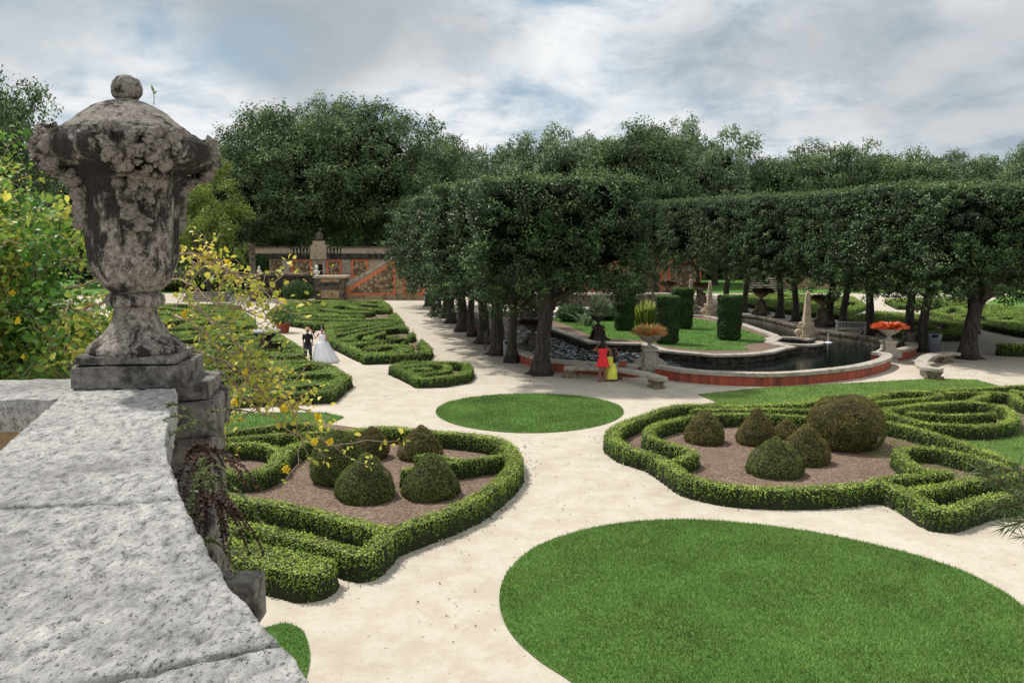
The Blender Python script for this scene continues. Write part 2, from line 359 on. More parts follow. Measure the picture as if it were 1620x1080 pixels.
M['dead'] = leafmat('dead_leaf', [(0, (.014, .009, .007)), (.6, (.045, .022, .016)), (1, (.11, .06, .035))], 4, .6, 1.3, .8, 0)
M['agave'] = leafmat('agave_leaf', [(0, (.10, .16, .08)), (1, (.30, .36, .22))], 2, .8, 1.2, .5, .1)
M['metal'] = flat('bin_metal', (.20, .22, .25), .45, .15, 4, 0, .5, .3)
M['dark'] = flat('dark_void', (.008, .008, .008), .8, .2)
M['benchwood'] = flat('bench_wood', (.11, .10, .09), .8, .3, 8)
M['benchpale'] = flat('bench_pale', (.30, .30, .29), .7, .2, 8)
M['skin'] = flat('skin_brown', (.26, .125, .075), .5, .08, 5, 0, .4)
M['skin2'] = flat('skin_tan', (.42, .23, .155), .5, .08, 5, 0, .4)
M['hair'] = flat('black_hair', (.008, .006, .006), .5, .3, 30, 0, .4)
M['reddress'] = flat('red_dress', (.78, .03, .035), .75, .12, 12)
M['yellowdress'] = flat('yellow_dress', (.72, .70, .10), .75, .12, 12)
M['gown'] = flat('white_gown', (.86, .86, .90), .7, .06, 9)
M['black'] = flat('black_cloth', (.012, .011, .013), .8, .3, 10)
M['darkjean'] = flat('dark_trousers', (.035, .04, .06), .8, .3, 10)
M['whitecloth'] = flat('white_cloth', (.70, .68, .66), .8, .08, 10)
M['blue'] = flat('blue_cloth', (.04, .10, .42), .8, .2, 10)
M['navy'] = flat('navy_cloth', (.02, .022, .035), .8, .2, 10)
M['straw'] = flat('straw_hat', (.42, .27, .12), .85, .25, 20)
M['bag'] = flat('brown_leather', (.26, .07, .035), .6, .2, 10)
M['shoe'] = flat('sandal', (.20, .09, .05), .6, .2, 10)
M['terracotta'] = flat('terracotta', (.30, .075, .045), .85, .2, 5)
M['marble'] = flat('white_marble', (.70, .69, .66), .6, .12, 5)
M['greytop'] = flat('grey_slab', (.27, .29, .31), .7, .15, 4)
M['lip'] = flat('lip', (.25, .05, .045), .5, .1)
# ------------------------------------------------------------------ polygons
def smooth_px(pts, n=6, closed=False):
    P = [Vector((p[0], p[1], 0)) for p in pts]; out = []; k = len(P)
    for i in range(k if closed else k - 1):
        a, b, c, d = (P[(i - 1) % k], P[i], P[(i + 1) % k], P[(i + 2) % k]) if closed else (P[max(i - 1, 0)], P[i], P[i + 1], P[min(i + 2, k - 1)])
        for j in range(n):
            t = j / n
            q = .5 * ((2 * b) + (c - a) * t + (2 * a - 5 * b + 4 * c - d) * t * t + (3 * b - a - 3 * c + d) * t ** 3)
            out.append((q.x, q.y))
    if not closed: out.append((P[-1].x, P[-1].y))
    return out
def world(pts, z=0.0): return [(lambda v: (v.x, v.y))(at(p[0], p[1], z)) for p in pts]
def sheet(name, poly, z, m, thick=0, skirt=None):
    V = [(p[0], p[1], z) for p in poly]; T = tessellate_polygon([[Vector(v) for v in V]])
    b = MB(); T = [t if (Vector(V[t[1]]) - Vector(V[t[0]])).cross(Vector(V[t[2]]) - Vector(V[t[0]])).z > 0 else t[::-1] for t in T]
    b.add(V, None, T)
    if thick:
        n = len(V); b.add(V + [(v[0], v[1], z - thick) for v in V], [(i, (i + 1) % n, n + (i + 1) % n, n + i) for i in range(n)], m=1 if skirt else 0)
    return b.build(name, [m] + ([skirt] if skirt else []))
def inpoly(X, Y, poly):
    r = np.zeros(X.shape, bool); n = len(poly)
    for i in range(n):
        x0, y0 = poly[i]; x1, y1 = poly[(i + 1) % n]
        c = ((y0 > Y) != (y1 > Y)); r ^= c & (X < (x1 - x0) * (Y - y0) / ((y1 - y0) if y1 != y0 else 1e-9) + x0)
    return r
def segdist(X, Y, pts, closed=False):
    D = np.full(X.shape, 1e9); n = len(pts)
    for i in range(n if closed else n - 1):
        x0, y0 = pts[i]; x1, y1 = pts[(i + 1) % n]; dx, dy = x1 - x0, y1 - y0; L = dx * dx + dy * dy + 1e-12
        t = np.clip(((X - x0) * dx + (Y - y0) * dy) / L, 0, 1)
        D = np.minimum(D, (X - x0 - t * dx) ** 2 + (Y - y0 - t * dy) ** 2)
    return np.sqrt(D)
def grass(name, poly, dens, h, w, m, z, label_=None):
    xs = [p[0] for p in poly]; ys = [p[1] for p in poly]
    n = int((max(xs) - min(xs)) * (max(ys) - min(ys)) * dens)
    X = RNG.uniform(min(xs), max(xs), n); Y = RNG.uniform(min(ys), max(ys), n)
    if name == 'big':
        keep = (Y > 6.8) & (abs(X) < Y * .68 + .3)
        X = X[keep]; Y = Y[keep]
    k = inpoly(X, Y, poly); X = X[k]; Y = Y[k]
    b = MB(); b.blades(np.stack([X, Y, np.full(len(X), z)], 1), h, w)
    return tag(b.build('grass', m), kind='stuff')
# ------------------------------------------------------------------ ground
gm = MB(); gm.add([(-400, -60, 0), (400, -60, 0), (400, 600, 0), (-400, 600, 0)], [(0, 1, 2, 3)])
tag(gm.build('ground', M['gravel']), kind='structure')
tag(sheet('far_ground', [(-300, 92), (300, 92), (300, 500), (-300, 500)], .03, M['lawn']), kind='structure')
big = world(smooth_px([(905, 1080), (848, 1042), (806, 1000), (790, 955), (800, 910), (840, 870), (900, 845), (980, 828), (1080, 822), (1180, 828), (1280, 841), (1380, 861), (1480, 888), (1560, 921), (1625, 965), (1690, 1040), (1700, 1150), (1500, 1250), (1200, 1240), (1000, 1150)], 5, True))
mid = world([(838 + 149 * math.cos(t) * 1.0, 651.5 + 31 * math.sin(t) + 2.5 * abs(math.sin(t)) ** 2) for t in np.linspace(0, 2 * PI, 48, endpoint=False)])
small = world(smooth_px([(425, 992), (455, 987), (480, 1000), (490, 1030), (488, 1060), (470, 1100), (420, 1130), (380, 1080), (390, 1010)], 4, True))
stripL = world([(300, 662), (340, 655), (420, 653), (515, 653), (545, 660), (520, 672), (440, 680), (300, 720)])
lawnR = world([(1103, 624), (1200, 614), (1350, 606), (1480, 599), (1545, 601), (1620, 622), (1800, 670), (1850, 800), (1640, 780), (1500, 770), (1300, 690), (1130, 655), (1085, 643), (1135, 637)])
farL = world([(120, 445), (300, 438), (400, 440), (402, 456), (300, 462), (100, 468)])
farR = world([(1590, 492), (1560, 478), (1600, 466), (1900, 466), (1900, 530), (1640, 500)])
island_px = [(842, 503), (880, 521), (936, 541), (965, 542), (1018, 543), (1036, 549), (1052, 554), (1085, 557), (1130, 561), (1180, 560), (1218, 556), (1236, 551), (1252, 548), (1233, 545), (1217, 541), (1230, 534), (1222, 529), (1173, 512), (1115, 499), (960, 496)]
island = world(island_px, .5)
def shrink(poly, d):
    n = len(poly); A = sum(poly[i][0] * poly[(i + 1) % n][1] - poly[(i + 1) % n][0] * poly[i][1] for i in range(n)); s = 1 if A > 0 else -1
    out = []
    for i in range(n):
        p0 = Vector(poly[i - 1]); p1 = Vector(poly[i]); p2 = Vector(poly[(i + 1) % n])
        a = (p1 - p0).normalized(); b = (p2 - p1).normalized(); na = Vector((-a.y, a.x)) * s; nb = Vector((-b.y, b.x)) * s
        m = (na + nb); m = m / max(.35, m.dot(na)) if m.length > 1e-6 else na
        out.append((p1.x + m.x * d, p1.y + m.y * d))
    return out
for nm, poly, z in (('big', big, .016), ('mid', mid, .016), ('small', small, .016), ('l', stripL, .016), ('r', lawnR, .016), ('fl', farL, .02), ('fr', farR, .02)):
    tag(sheet('lawn', poly, z, M['lawn']), kind='structure')
grass('big', big, 2600, .05, .012, M['blade'], .015)
grass('m', mid, 1300, .05, .018, M['blade'], .015)
grass('s', small, 2200, .05, .012, M['blade'], .015)
grass('sl', stripL, 500, .06, .025, M['blade'], .015)
grass('sr', lawnR, 420, .05, .025, M['blade_dry'], .015)
mulchL = world([(300, 790), (300, 700), (341, 686), (424, 672), (500, 668), (583, 680), (683, 683), (787, 695), (811, 710), (815, 735), (800, 760), (717, 815), (614, 852), (576, 880), (486, 865), (300, 860)], .0)
mulchR = world(smooth_px([(975, 690), (1030, 662), (1108, 658), (1276, 662), (1402, 668), (1465, 684), (1528, 705), (1595, 730), (1640, 750), (1640, 785), (1595, 790), (1500, 815), (1456, 800), (1414, 778), (1381, 775), (1318, 780), (1234, 782), (1150, 778), (1091, 765), (1062, 742), (1032, 728), (990, 715)], 3, True), .0)
mulchR2 = world([(1360, 655), (1402, 630), (1477, 624), (1560, 625), (1640, 640), (1640, 690), (1603, 680), (1549, 686), (1465, 682)], 0)
for p in (mulchL, mulchR, mulchR2): tag(sheet('mulch', p, .024, M['mulch']), kind='structure')
# ------------------------------------------------------------------ hedges
def hedge_obj(name, S, X, Y, h, cell, leaf, dens, mats, label, cat='hedge', group=None, topn=.05, hfun=None):
    """S: depth inside the hedge (m) on the grid X,Y"""
    S = S + (n2(X, Y, 3.0, 3, 5) - .5) * .10 + (n2(X, Y, 12.0, 2, 15) - .5) * .05
    H = h * np.clip(S / .045, 0, 1) ** .4 * (1 + (n2(X, Y, 1.5, 3, 9) - .5) * topn * 3)
    H[S <= 0] = -.02
    ny, nx = X.shape; V = np.stack([X, Y, np.maximum(H - leaf * .4, -.02)], 2).reshape(-1, 3)
    idx = np.arange(ny * nx).reshape(ny, nx); q = np.stack([idx[:-1, :-1], idx[:-1, 1:], idx[1:, 1:], idx[1:, :-1]], 2).reshape(-1, 4)
    keep = (S.ravel()[q] > 0).any(1); q = q[keep]
    u, inv = np.unique(q, return_inverse=True); b = MB(); b.add(V[u], inv.reshape(-1, 4), m=0)
    gy, gx = np.gradient(S, cell); gl = np.hypot(gx, gy) + 1e-6
    x0, y0 = X[0, 0], Y[0, 0]; W = X[0, -1] - x0; L = Y[-1, 0] - y0
    def samp(n):
        x = RNG.uniform(0, W, n); y = RNG.uniform(0, L, n); j = np.clip((x / cell + .5).astype(int), 0, nx - 1); i = np.clip((y / cell + .5).astype(int), 0, ny - 1)
        return x + x0, y + y0, i, j
    n = int(W * L * dens); x, y, i, j = samp(n); k = S[i, j] > -.01; x, y, i, j = x[k], y[k], i[k], j[k]
    z = H[i, j] + RNG.normal(0, leaf * .35, len(x)) + leaf * 1.6 * RNG.random(len(x)) ** 12; z = np.maximum(z, .03)
    N = np.stack([-gx[i, j] * .2, -gy[i, j] * .2, np.ones(len(x))], 1)
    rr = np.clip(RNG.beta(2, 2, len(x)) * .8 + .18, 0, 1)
    b.leaves(np.stack([x, y, z], 1), N, leaf, 1, .6, .55, r=rr)
    # shoots standing proud
    band = max(cell, leaf)
    n = int(W * L * dens * h / band * .62); x, y, i, j = samp(n); k = abs(S[i, j] - band * .1) < band * .5; x, y, i, j = x[k], y[k], i[k], j[k]
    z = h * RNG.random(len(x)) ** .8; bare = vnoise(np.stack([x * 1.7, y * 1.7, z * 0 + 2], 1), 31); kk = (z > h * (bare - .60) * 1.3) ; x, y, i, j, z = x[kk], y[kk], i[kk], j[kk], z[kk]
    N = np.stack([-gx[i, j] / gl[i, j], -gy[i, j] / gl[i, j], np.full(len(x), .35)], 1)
    rr = np.clip(RNG.beta(2, 2.6, len(x)) * (.38 + .5 * z / h), 0, 1)  # side leaves darker towards the foot, shade put into their tone
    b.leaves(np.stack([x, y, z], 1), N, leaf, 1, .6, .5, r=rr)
    o = b.build(name, mats); tag(o, label, cat, group); return o
def grid(poly, pad, cell):
    xs = [p[0] for p in poly]; ys = [p[1] for p in poly]
    return np.meshgrid(np.arange(min(xs) - pad, max(xs) + pad, cell), np.arange(min(ys) - pad, max(ys) + pad, cell))
def stroke_hedge(strokes, h, cell, leaf, dens, label, name='parterre_hedge', group=None):
    W = [(world(smooth_px(s[1], 5), h), s[0] * (.80 if s[0] < .8 else .92)) for s in strokes]
    X, Y = grid([p for w in W for p in w[0]], .6, cell)
    S = np.full(X.shape, -9.0)
    for pts, w in W: S = np.maximum(S, w / 2 - segdist(X, Y, pts))
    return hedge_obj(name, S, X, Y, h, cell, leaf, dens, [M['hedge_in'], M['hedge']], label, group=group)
GH = 'clipped box hedges of the formal garden'
# near left bed
stroke_hedge([
    (.46, [(345, 782), (368, 787), (441, 798), (513, 812), (562, 826), (600, 836), (614, 838)]),
    (.50, [(335, 821), (358, 826), (424, 838), (486, 852), (541, 866), (580, 872), (614, 842), (666, 822), (717, 804), (769, 777), (801, 750), (814, 728), (808, 708), (785, 694), (735, 686), (683, 682), (614, 676), (575, 678), (524, 690), (476, 700), (448, 714), (434, 732), (399, 747), (350, 742)]),
    (.34, [(800, 719), (735, 728), (680, 736), (642, 742)]),
    (.30, [(662, 721), (690, 721), (735, 727)]),
    (.36, [(448, 714), (406, 701), (330, 704)]),
    (.32, [(330, 690), (341, 686), (424, 674), (469, 668), (520, 678)]),
    (.34, [(330, 697), (424, 688), (524, 683), (575, 678)]),
    (.3, [(330, 740), (345, 725), (335, 705)]),
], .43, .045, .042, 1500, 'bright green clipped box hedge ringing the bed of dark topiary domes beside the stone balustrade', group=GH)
stroke_hedge([(.95, [(335, 862), (358, 866), (424, 879), (476, 891), (488, 894)])], .42, .045, .042, 1500,
    'short broad block of clipped hedge with blunt end just above the projecting stone block', 'clipped_hedge', GH)
# near right bed
stroke_hedge([
    (.52, [(1402, 620), (1360, 632), (1297, 633), (1234, 639), (1150, 642), (1078, 641), (1024, 656), (982, 672), (969, 689), (990, 706), (1032, 719), (1060, 735), (1091, 754), (1150, 767), (1234, 772), (1318, 770), (1381, 764), (1414, 769), (1456, 790), (1492, 806), (1549, 790), (1595, 781), (1640, 775)]),
    (.4, [(1070, 727), (1095, 716), (1078, 706), (1040, 695), (1026, 683), (1049, 668), (1108, 657), (1192, 654), (1276, 659), (1350, 664), (1402, 667), (1465, 682), (1528, 703), (1598, 729)]),
    (.42, [(1586, 735), (1528, 719), (1469, 707), (1425, 711), (1430, 724), (1456, 742), (1498, 746)]),
    (.4, [(1498, 748), (1450, 752), (1400, 757), (1370, 764)]),
    (.42, [(1440, 775), (1490, 768), (1536, 760), (1640, 746)]),
    (.42, [(1393, 649), (1444, 641), (1528, 635), (1585, 643), (1603, 656), (1595, 667), (1549, 673), (1465, 668), (1420, 657), (1380, 648), (1300, 648), (1200, 647), (1100, 648)]),
    (.32, [(1440, 652), (1500, 656), (1570, 654)]),
    (.34, [(1340, 640), (1402, 634), (1470, 628), (1485, 622), (1440, 618), (1390, 622)]),
    (.36, [(1480, 617), (1561, 613), (1640, 608)]),
    (.4, [(1560, 620), (1600, 623), (1612, 632), (1640, 640)]),
    (.36, [(1536, 632), (1560, 622), (1500, 620)]),
    (.36, [(1605, 618), (1640, 626)]),
], .40, .05, .044, 1300, 'sprawling bright green box hedge with scalloped ends around the big brown topiary ball', group=GH)
# embroidered beds farther off
def poly_hedge(px, h, cell, leaf, dens, label, period=1.5, frac=.25, border=.55, seed=1, spirals=3, gaps=None, mats=None):
    P = world(px, 0); X, Y = grid(P, .3, cell)
    sp = segdist(X, Y, P, True) * np.where(inpoly(X, Y, P), 1, -1)
    rs = np.random.default_rng(seed); xs = [p[0] for p in P]; ys = [p[1] for p in P]
    best = np.full(X.shape, 1e9); ph = np.zeros(X.shape)
    for k in range(spirals):
        cx = rs.uniform(min(xs), max(xs)); cy = rs.uniform(min(ys), max(ys)); a = rs.uniform(0, 6.3); e = rs.uniform(.45, .8)
        dx = (X - cx) * math.cos(a) + (Y - cy) * math.sin(a); dy = (-(X - cx) * math.sin(a) + (Y - cy) * math.cos(a)) / e
        R = np.hypot(dx, dy); A = np.arctan2(dy, dx); k_ = R < best
        ph = np.where(k_, R + period * A / (2 * PI) * rs.choice([-1, 1]), ph); best = np.minimum(best, R)
    ph = ph + (n2(X, Y, .5, 2, seed) - .5) * 1.3
    band = (np.cos(2 * PI * ph / period) + frac) * period / (2 * PI)
    S = np.minimum(sp, np.maximum(border - sp, band))
    if gaps:
        for gx_, gy_, rx_, ry_ in gaps:
            c = at(gx_, gy_, 0); k_ = np.hypot((X - c.x) / rx_, (Y - c.y) / ry_); S = np.minimum(S, (k_ - 1) * min(rx_, ry_))
    tag(sheet('mulch', shrink(P, .1), .022 , M['mulch']), kind='structure')
    return hedge_obj('parterre_hedge', S, X, Y, h, cell, leaf, dens, mats or [M['hedge_in'], M['hedge_far']], label, group=GH)
poly_hedge([(614, 592), (640, 604), (658, 614), (700, 613), (742, 606), (750, 597), (744, 587), (715, 584), (640, 584)], .37, .05, .06, 700,
    'small pointed box hedge island with scrolled top alone on the gravel near the round lawn', 1.5, -.05, .38, 3, 2)
poly_hedge([(300, 650), (300, 588), (330, 584), (489, 583), (524, 590), (558, 612), (545, 622), (529, 638), (440, 642)], .40, .06, .07, 480,
    'scrolled box hedge bed nearest the stone balustrade just beyond the narrow strip of lawn', 2.9, .0, .6, 11, 2)
poly_hedge([(577, 577), (630, 575), (680, 571), (684, 562), (640, 523), (560, 522), (514, 523), (518, 548)], .40, .07, .085, 330,
    'scrolled box hedge bed right behind the bride in the white gown', 2.3, -.2, .5, 21, 3, [(632, 535, .8, 2.2), (655, 548, .45, 2.6)])
poly_hedge([(640, 520), (616, 489), (606, 482), (457, 482), (425, 500), (430, 512), (500, 523)], .40, .08, .095, 260,
    'large scrolled box hedge bed below the orange framed stair wall', 2.9, -.25, .6, 34, 5, [(598, 505, .8, 4.2), (617, 502, .45, 5)])
poly_hedge([(230, 532), (240, 488), (370, 488), (404, 515), (402, 524), (378, 525)], .40, .08, .095, 260,
    'scrolled box hedge bed farthest left below the low garden steps', 2.9, -.2, .6, 44, 3)
poly_hedge([(250, 582), (250, 538), (330, 533), (402, 532), (440, 537), (484, 565), (482, 575), (400, 578)], .40, .07, .085, 330,
    'scrolled box hedge bed around the dark grey topped basin left of the bridal couple', 2.4, -.2, .5, 52, 3)
poly_hedge([(1150, 474), (1230, 469), (1350, 476), (1372, 490), (1330, 506), (1262, 500), (1180, 486)], .40, .09, .11, 200,
    'scrolled box hedge bed seen between the dark trunks behind the pool', 2.8, -.1, .6, 61, 4)
poly_hedge([(1330, 512), (1385, 500), (1450, 505), (1530, 523), (1543, 534), (1525, 540), (1440, 540)], .40, .07, .09, 300,
    'scrolled box hedge bed behind the grey litter bin and orange flower urn', 2.3, -.1, .6, 71, 3)
poly_hedge([(1470, 500), (1500, 492), (1560, 488), (1640, 497), (1700, 520), (1690, 545), (1610, 533), (1520, 515)], .40, .08, .1, 250,
    'scrolled box hedge bed at the right edge beyond the rightmost large tree', 2.4, -.1, .6, 81, 3)
poly_hedge([(1400, 480), (1500, 476), (1560, 482), (1480, 492), (1420, 490)], .40, .1, .12, 160,
    'thin far box hedge bed glimpsed under the right hand tree crowns', 1.8, .1, .7, 85, 3)
stroke_hedge([(.9, [(1592, 545), (1620, 546), (1680, 548)])], .55, .06, .07, 500, 'low rounded hedge end at the right edge beside the tree shadow on gravel', 'clipped_hedge', GH)
lt = MB(); P_l = []
for st, hw in ((((345, 900), (520, 940), (590, 905), (660, 868), (740, 845), (800, 800), (838, 750), (836, 700)), .5), (((958, 700), (1010, 730), (1080, 780), (1180, 803), (1310, 802), (1400, 800), (1470, 835), (1530, 828), (1600, 808)), .5), (((860, 612), (780, 575), (720, 520)), 1.2), (((1440, 600), (1540, 585), (1600, 570)), 1.6), (((560, 640), (650, 620), (750, 606)), .8), (((900, 900), (700, 1000), (1000, 760), (880, 700), (1100, 640)), 2.2)):
    W_ = world(st); 
    for a_, b_ in zip(W_[:-1], W_[1:]):
        L_ = math.dist(a_, b_); k = int(L_ * (16 if hw < 2 else 6)); u = RNG.random(k)[:, None]; P_l.append(np.array(a_) * (1 - u) + np.array(b_) * u + RNG.normal(0, hw * .35, (k, 2)))
P_l = np.concatenate(P_l); lt.leaves(np.column_stack([P_l, np.full(len(P_l), .018)]), np.tile([0, 0, 1.], (len(P_l), 1)), .05, 0, .5, .35)
tag(lt.build('leaf_litter', M['dead']), 'scattered brown fallen leaves along the edges of the gravel paths', 'leaves', kind='stuff')
# ------------------------------------------------------------------ topiary
def topiary(x0, x1, ytop, ybase, shape, label, mt='topiary'):
    cx = (x0 + x1) / 2; f = at(cx, ybase, 0); r = (x1 - x0) / 2 * mpp(f); r *= 1 + r / f.y
    c = Vector((f.x * (1 + r * .8 / f.y), f.y + r * .8, 0)); zt = at(cx, ytop, d=c.y).z
    if shape == 'ball': pr = [(.55, 0), (.80, .1), (.96, .26), (1, .45), (.95, .62), (.80, .80), (.55, .92), (.28, .985), (.02, 1)]
    elif shape == 'egg': pr = [(.78, 0), (.94, .1), (1, .25), (.97, .42), (.84, .60), (.63, .78), (.38, .91), (.16, .98), (.02, 1)]
    else: pr = [(.86, 0), (.98, .08), (1, .18), (.93, .34), (.78, .52), (.58, .70), (.36, .85), (.18, .95), (.02, 1)]
    n = 44; prr = []
    for i in range(n + 1):
        t = i / n * (len(pr) - 1); k = min(int(t), len(pr) - 2); u = t - k
        prr.append(((pr[k][0] * (1 - u) + pr[k + 1][0] * u) * r, (pr[k][1] * (1 - u) + pr[k + 1][1] * u) * zt * (1 if 1 else 1)))
    b = MB(); b.lathe([(a * .86, z * .92) for a, z in prr], n=36, m=0, jit=.05)
    # leaves
    k = int(4000 * (r * zt * 6.5)); t = RNG.random(k); R = np.array([p[0] for p in prr]); Z = np.array([p[1] for p in prr]); tt = np.linspace(0, 1, n + 1)
    pdf = R + .05; cdf = np.cumsum(pdf) / pdf.sum(); t = np.interp(RNG.random(k), cdf, tt)
    rr = np.interp(t, tt, R); zz = np.interp(t, tt, Z); dr = np.interp(t, tt, np.gradient(R)); dz = np.interp(t, tt, np.gradient(Z)); L = np.hypot(dr, dz)
    a = RNG.uniform(0, 2 * PI, k); P0 = np.stack([np.cos(a) * rr, np.sin(a) * rr, zz], 1)
    lump = (fbm(P0 * 2.6 + c.x, 3, 3) - .5) * .30 * r + (vnoise(P0 * 11, 4) - .5) * .05
    N = np.stack([np.cos(a) * dz / L, np.sin(a) * dz / L, -dr / L], 1); P0 = P0 + N * (lump + RNG.uniform(-.03, .012, k))[:, None]
    P0[:, 2] = np.maximum(P0[:, 2], .02)
    b.leaves(P0, N, .034, 1, .5, .8)
    o = b.build('topiary_' + ('ball' if shape == 'ball' else 'cone'), [M['topiary_in'], M[mt]]); o.location = c
    return tag(o, label, 'topiary', 'dark clipped topiary in the mulch beds')
topiary(493, 580, 679, 772, 'egg', 'tallest dark green egg shaped topiary, leftmost in the left bed', 'topiary_green')
topiary(562, 616, 676, 730, 'egg', 'brown topiary partly hidden behind the tall egg shaped one')
topiary(532, 624, 717, 799, 'cone', 'green brown domed topiary in front of the tall egg shaped one', 'topiary_green')
topiary(631, 703, 674, 732, 'cone', 'brownish pointed topiary at the back of the left bed')
topiary(638, 727, 717, 795, 'cone', 'domed topiary at the front right of the left bed beside the hedge spur', 'topiary_green')
topiary(1083, 1147, 648, 706, 'cone', 'leftmost small domed topiary in the right bed')
topiary(1166, 1226, 647, 708, 'cone', 'narrow pointed topiary second from left in the right bed')
topiary(1222, 1266, 663, 697, 'cone', 'smallest topiary peeking out behind the rusty brown one')
topiary(1236, 1309, 672, 739, 'cone', 'rusty brown domed topiary beside the big ball')
topiary(1180, 1270, 694, 759, 'cone', 'greenish pointed topiary nearest the front of the right bed', 'topiary_green')
topiary(1277, 1393, 626, 719, 'ball', 'big brown green topiary ball, largest in the right bed')
# ------------------------------------------------------------------ clipped columns on the island
def leafy_cyl(x0, x1, yt, yb, label):
    cx = (x0 + x1) / 2; f = at(cx, yb, .42); r = (x1 - x0) / 2 * mpp(f); zt = at(cx, yt, d=f.y).z; h = zt - .42
    b = MB(); b.lathe([(r * .6, 0), (r * .86, h * .06), (r * .92, h * .2), (r * .97, h * .96), (r * .9, h * .985), (.02, h * .985)], n=28, jit=.03)
    k = int(900 * 2 * PI * r * h); a = RNG.uniform(0, 2 * PI, k); z = RNG.uniform(.02, 1, k) * h
    rr = r * np.interp(z / h, [0, .06, .2, 1], [.66, .92, .97, 1.0]) + RNG.normal(0, .015, k) + .05 * np.sin(z * 9) * RNG.random(k)
    b.leaves(np.stack([np.cos(a) * rr, np.sin(a) * rr, z], 1), np.stack([np.cos(a), np.sin(a), a * 0 + .2], 1), .09, 1, .6, .5)
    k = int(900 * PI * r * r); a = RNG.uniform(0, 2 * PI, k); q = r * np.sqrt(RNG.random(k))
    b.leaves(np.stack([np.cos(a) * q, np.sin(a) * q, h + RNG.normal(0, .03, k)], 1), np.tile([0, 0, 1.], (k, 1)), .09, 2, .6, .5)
    o = b.build('clipped_column', [M['topiary_in'], M['column'], M['column_top']]); o.location = (f.x, f.y, .42)
    tag(o, label, 'topiary', 'dark cylindrical clipped hedges on the island lawn')
leafy_cyl(1037, 1073, 469, 543, 'dark clipped hedge cylinder standing right beside the pale orange bromeliad urn')
leafy_cyl(1063, 1095, 457, 519, 'dark clipped hedge cylinder behind the one beside the bromeliad urn')
leafy_cyl(1135, 1171, 468, 537, 'dark clipped hedge cylinder standing alone on the right of the island lawn')
leafy_cyl(972, 1003, 455, 522, 'dark clipped hedge cylinder left of the yellow striped reed clump')
# ------------------------------------------------------------------ pool
outer_front = smooth_px([(812, 550), (840, 560), (872, 568), (943, 573), (1008, 577)], 4)
outer_mid = smooth_px([(1040, 577), (1062, 580), (1080, 583), (1130, 587), (1180, 589), (1230, 589), (1280, 586), (1347, 579), (1388, 570), (1403, 563), (1399, 558), (1380, 556)], 4)
outer_right = smooth_px([(1413, 553), (1432, 550), (1444, 546), (1443, 542), (1428, 539)], 4)
back_right = [(1410, 540), (1365, 531), (1283, 520), (1207, 501), (1150, 494), (1100, 484)]
left_side = [(812, 550), (790, 538), (740, 495), (728, 486)]
ZR = .52
def wallstrip(name, pts, w, z0, z1, m, parent=None, b=None, mi=0):
    own = b is None
    if own: b = MB()
    n = len(pts); P = [Vector(p) for p in pts]; V = []
    for i in range(n):
        t = (P[min(i + 1, n - 1)] - P[max(i - 1, 0)]).normalized(); nn = Vector((-t.y, t.x)) * w / 2
        a = P[i] + nn; c = P[i] - nn
        V += [(a.x, a.y, z0), (c.x, c.y, z0), (c.x, c.y, z1), (a.x, a.y, z1)]
    Q = []
    for i in range(n - 1):
        k = 4 * i
        for s in range(4): Q.append((k + s, k + (s + 1) % 4, k + 4 + (s + 1) % 4, k + 4 + s))
    Q += [(3, 2, 1, 0), (4 * n - 4, 4 * n - 3, 4 * n - 2, 4 * n - 1)]
    b.add(V, Q, m=mi)
    return b.build(name, m, parent) if own else b
pool = thing('pool', (0, 0, 0), 'ornamental moat pool with red stained outer wall and pale stone rim around the island', 'pool')
for pts in (outer_front, outer_mid, outer_right):
    W_ = world(pts, ZR)
    wallstrip('rim', W_, .44, ZR - .14, ZR, M['rim'], pool)
    wallstrip('outer_wall', W_, .34, 0, ZR - .14, M['red'], pool)
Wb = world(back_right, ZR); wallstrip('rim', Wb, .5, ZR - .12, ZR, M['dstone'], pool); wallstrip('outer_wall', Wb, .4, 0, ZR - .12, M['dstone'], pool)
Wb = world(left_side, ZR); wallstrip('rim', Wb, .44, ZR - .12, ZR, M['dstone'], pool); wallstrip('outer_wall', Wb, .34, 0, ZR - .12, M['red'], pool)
wp = world(left_side[::-1] + outer_front[1:] + outer_mid + outer_right + back_right[1:], ZR)
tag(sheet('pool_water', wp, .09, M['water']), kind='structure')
n = len(island); isl = MB()
isl.add([(p[0], p[1], ZR - .03) for p in island] + [(p[0], p[1], 0.02) for p in island], [(i, n + i, n + (i + 1) % n, (i + 1) % n) for i in range(n)])
isl.build('inner_wall', M['inner'], pool)
wallstrip('rim', island + [island[0]], .5, ZR - .10, ZR, M['rim'], pool)
tag(sheet('island_ground', island, ZR - .12, M['mulch']), kind='structure')
lawnI = world([(866, 503), (900, 514), (945, 534), (1020, 537), (1050, 546), (1085, 550), (1120, 553), (1185, 552), (1175, 545), (1210, 539), (1215, 533), (1160, 515), (1105, 503), (960, 500)], .45)
tag(sheet('lawn', lawnI, .415, M['lawn']), kind='structure'); grass('i', lawnI, 220, .05, .035, M['blade'], .41)
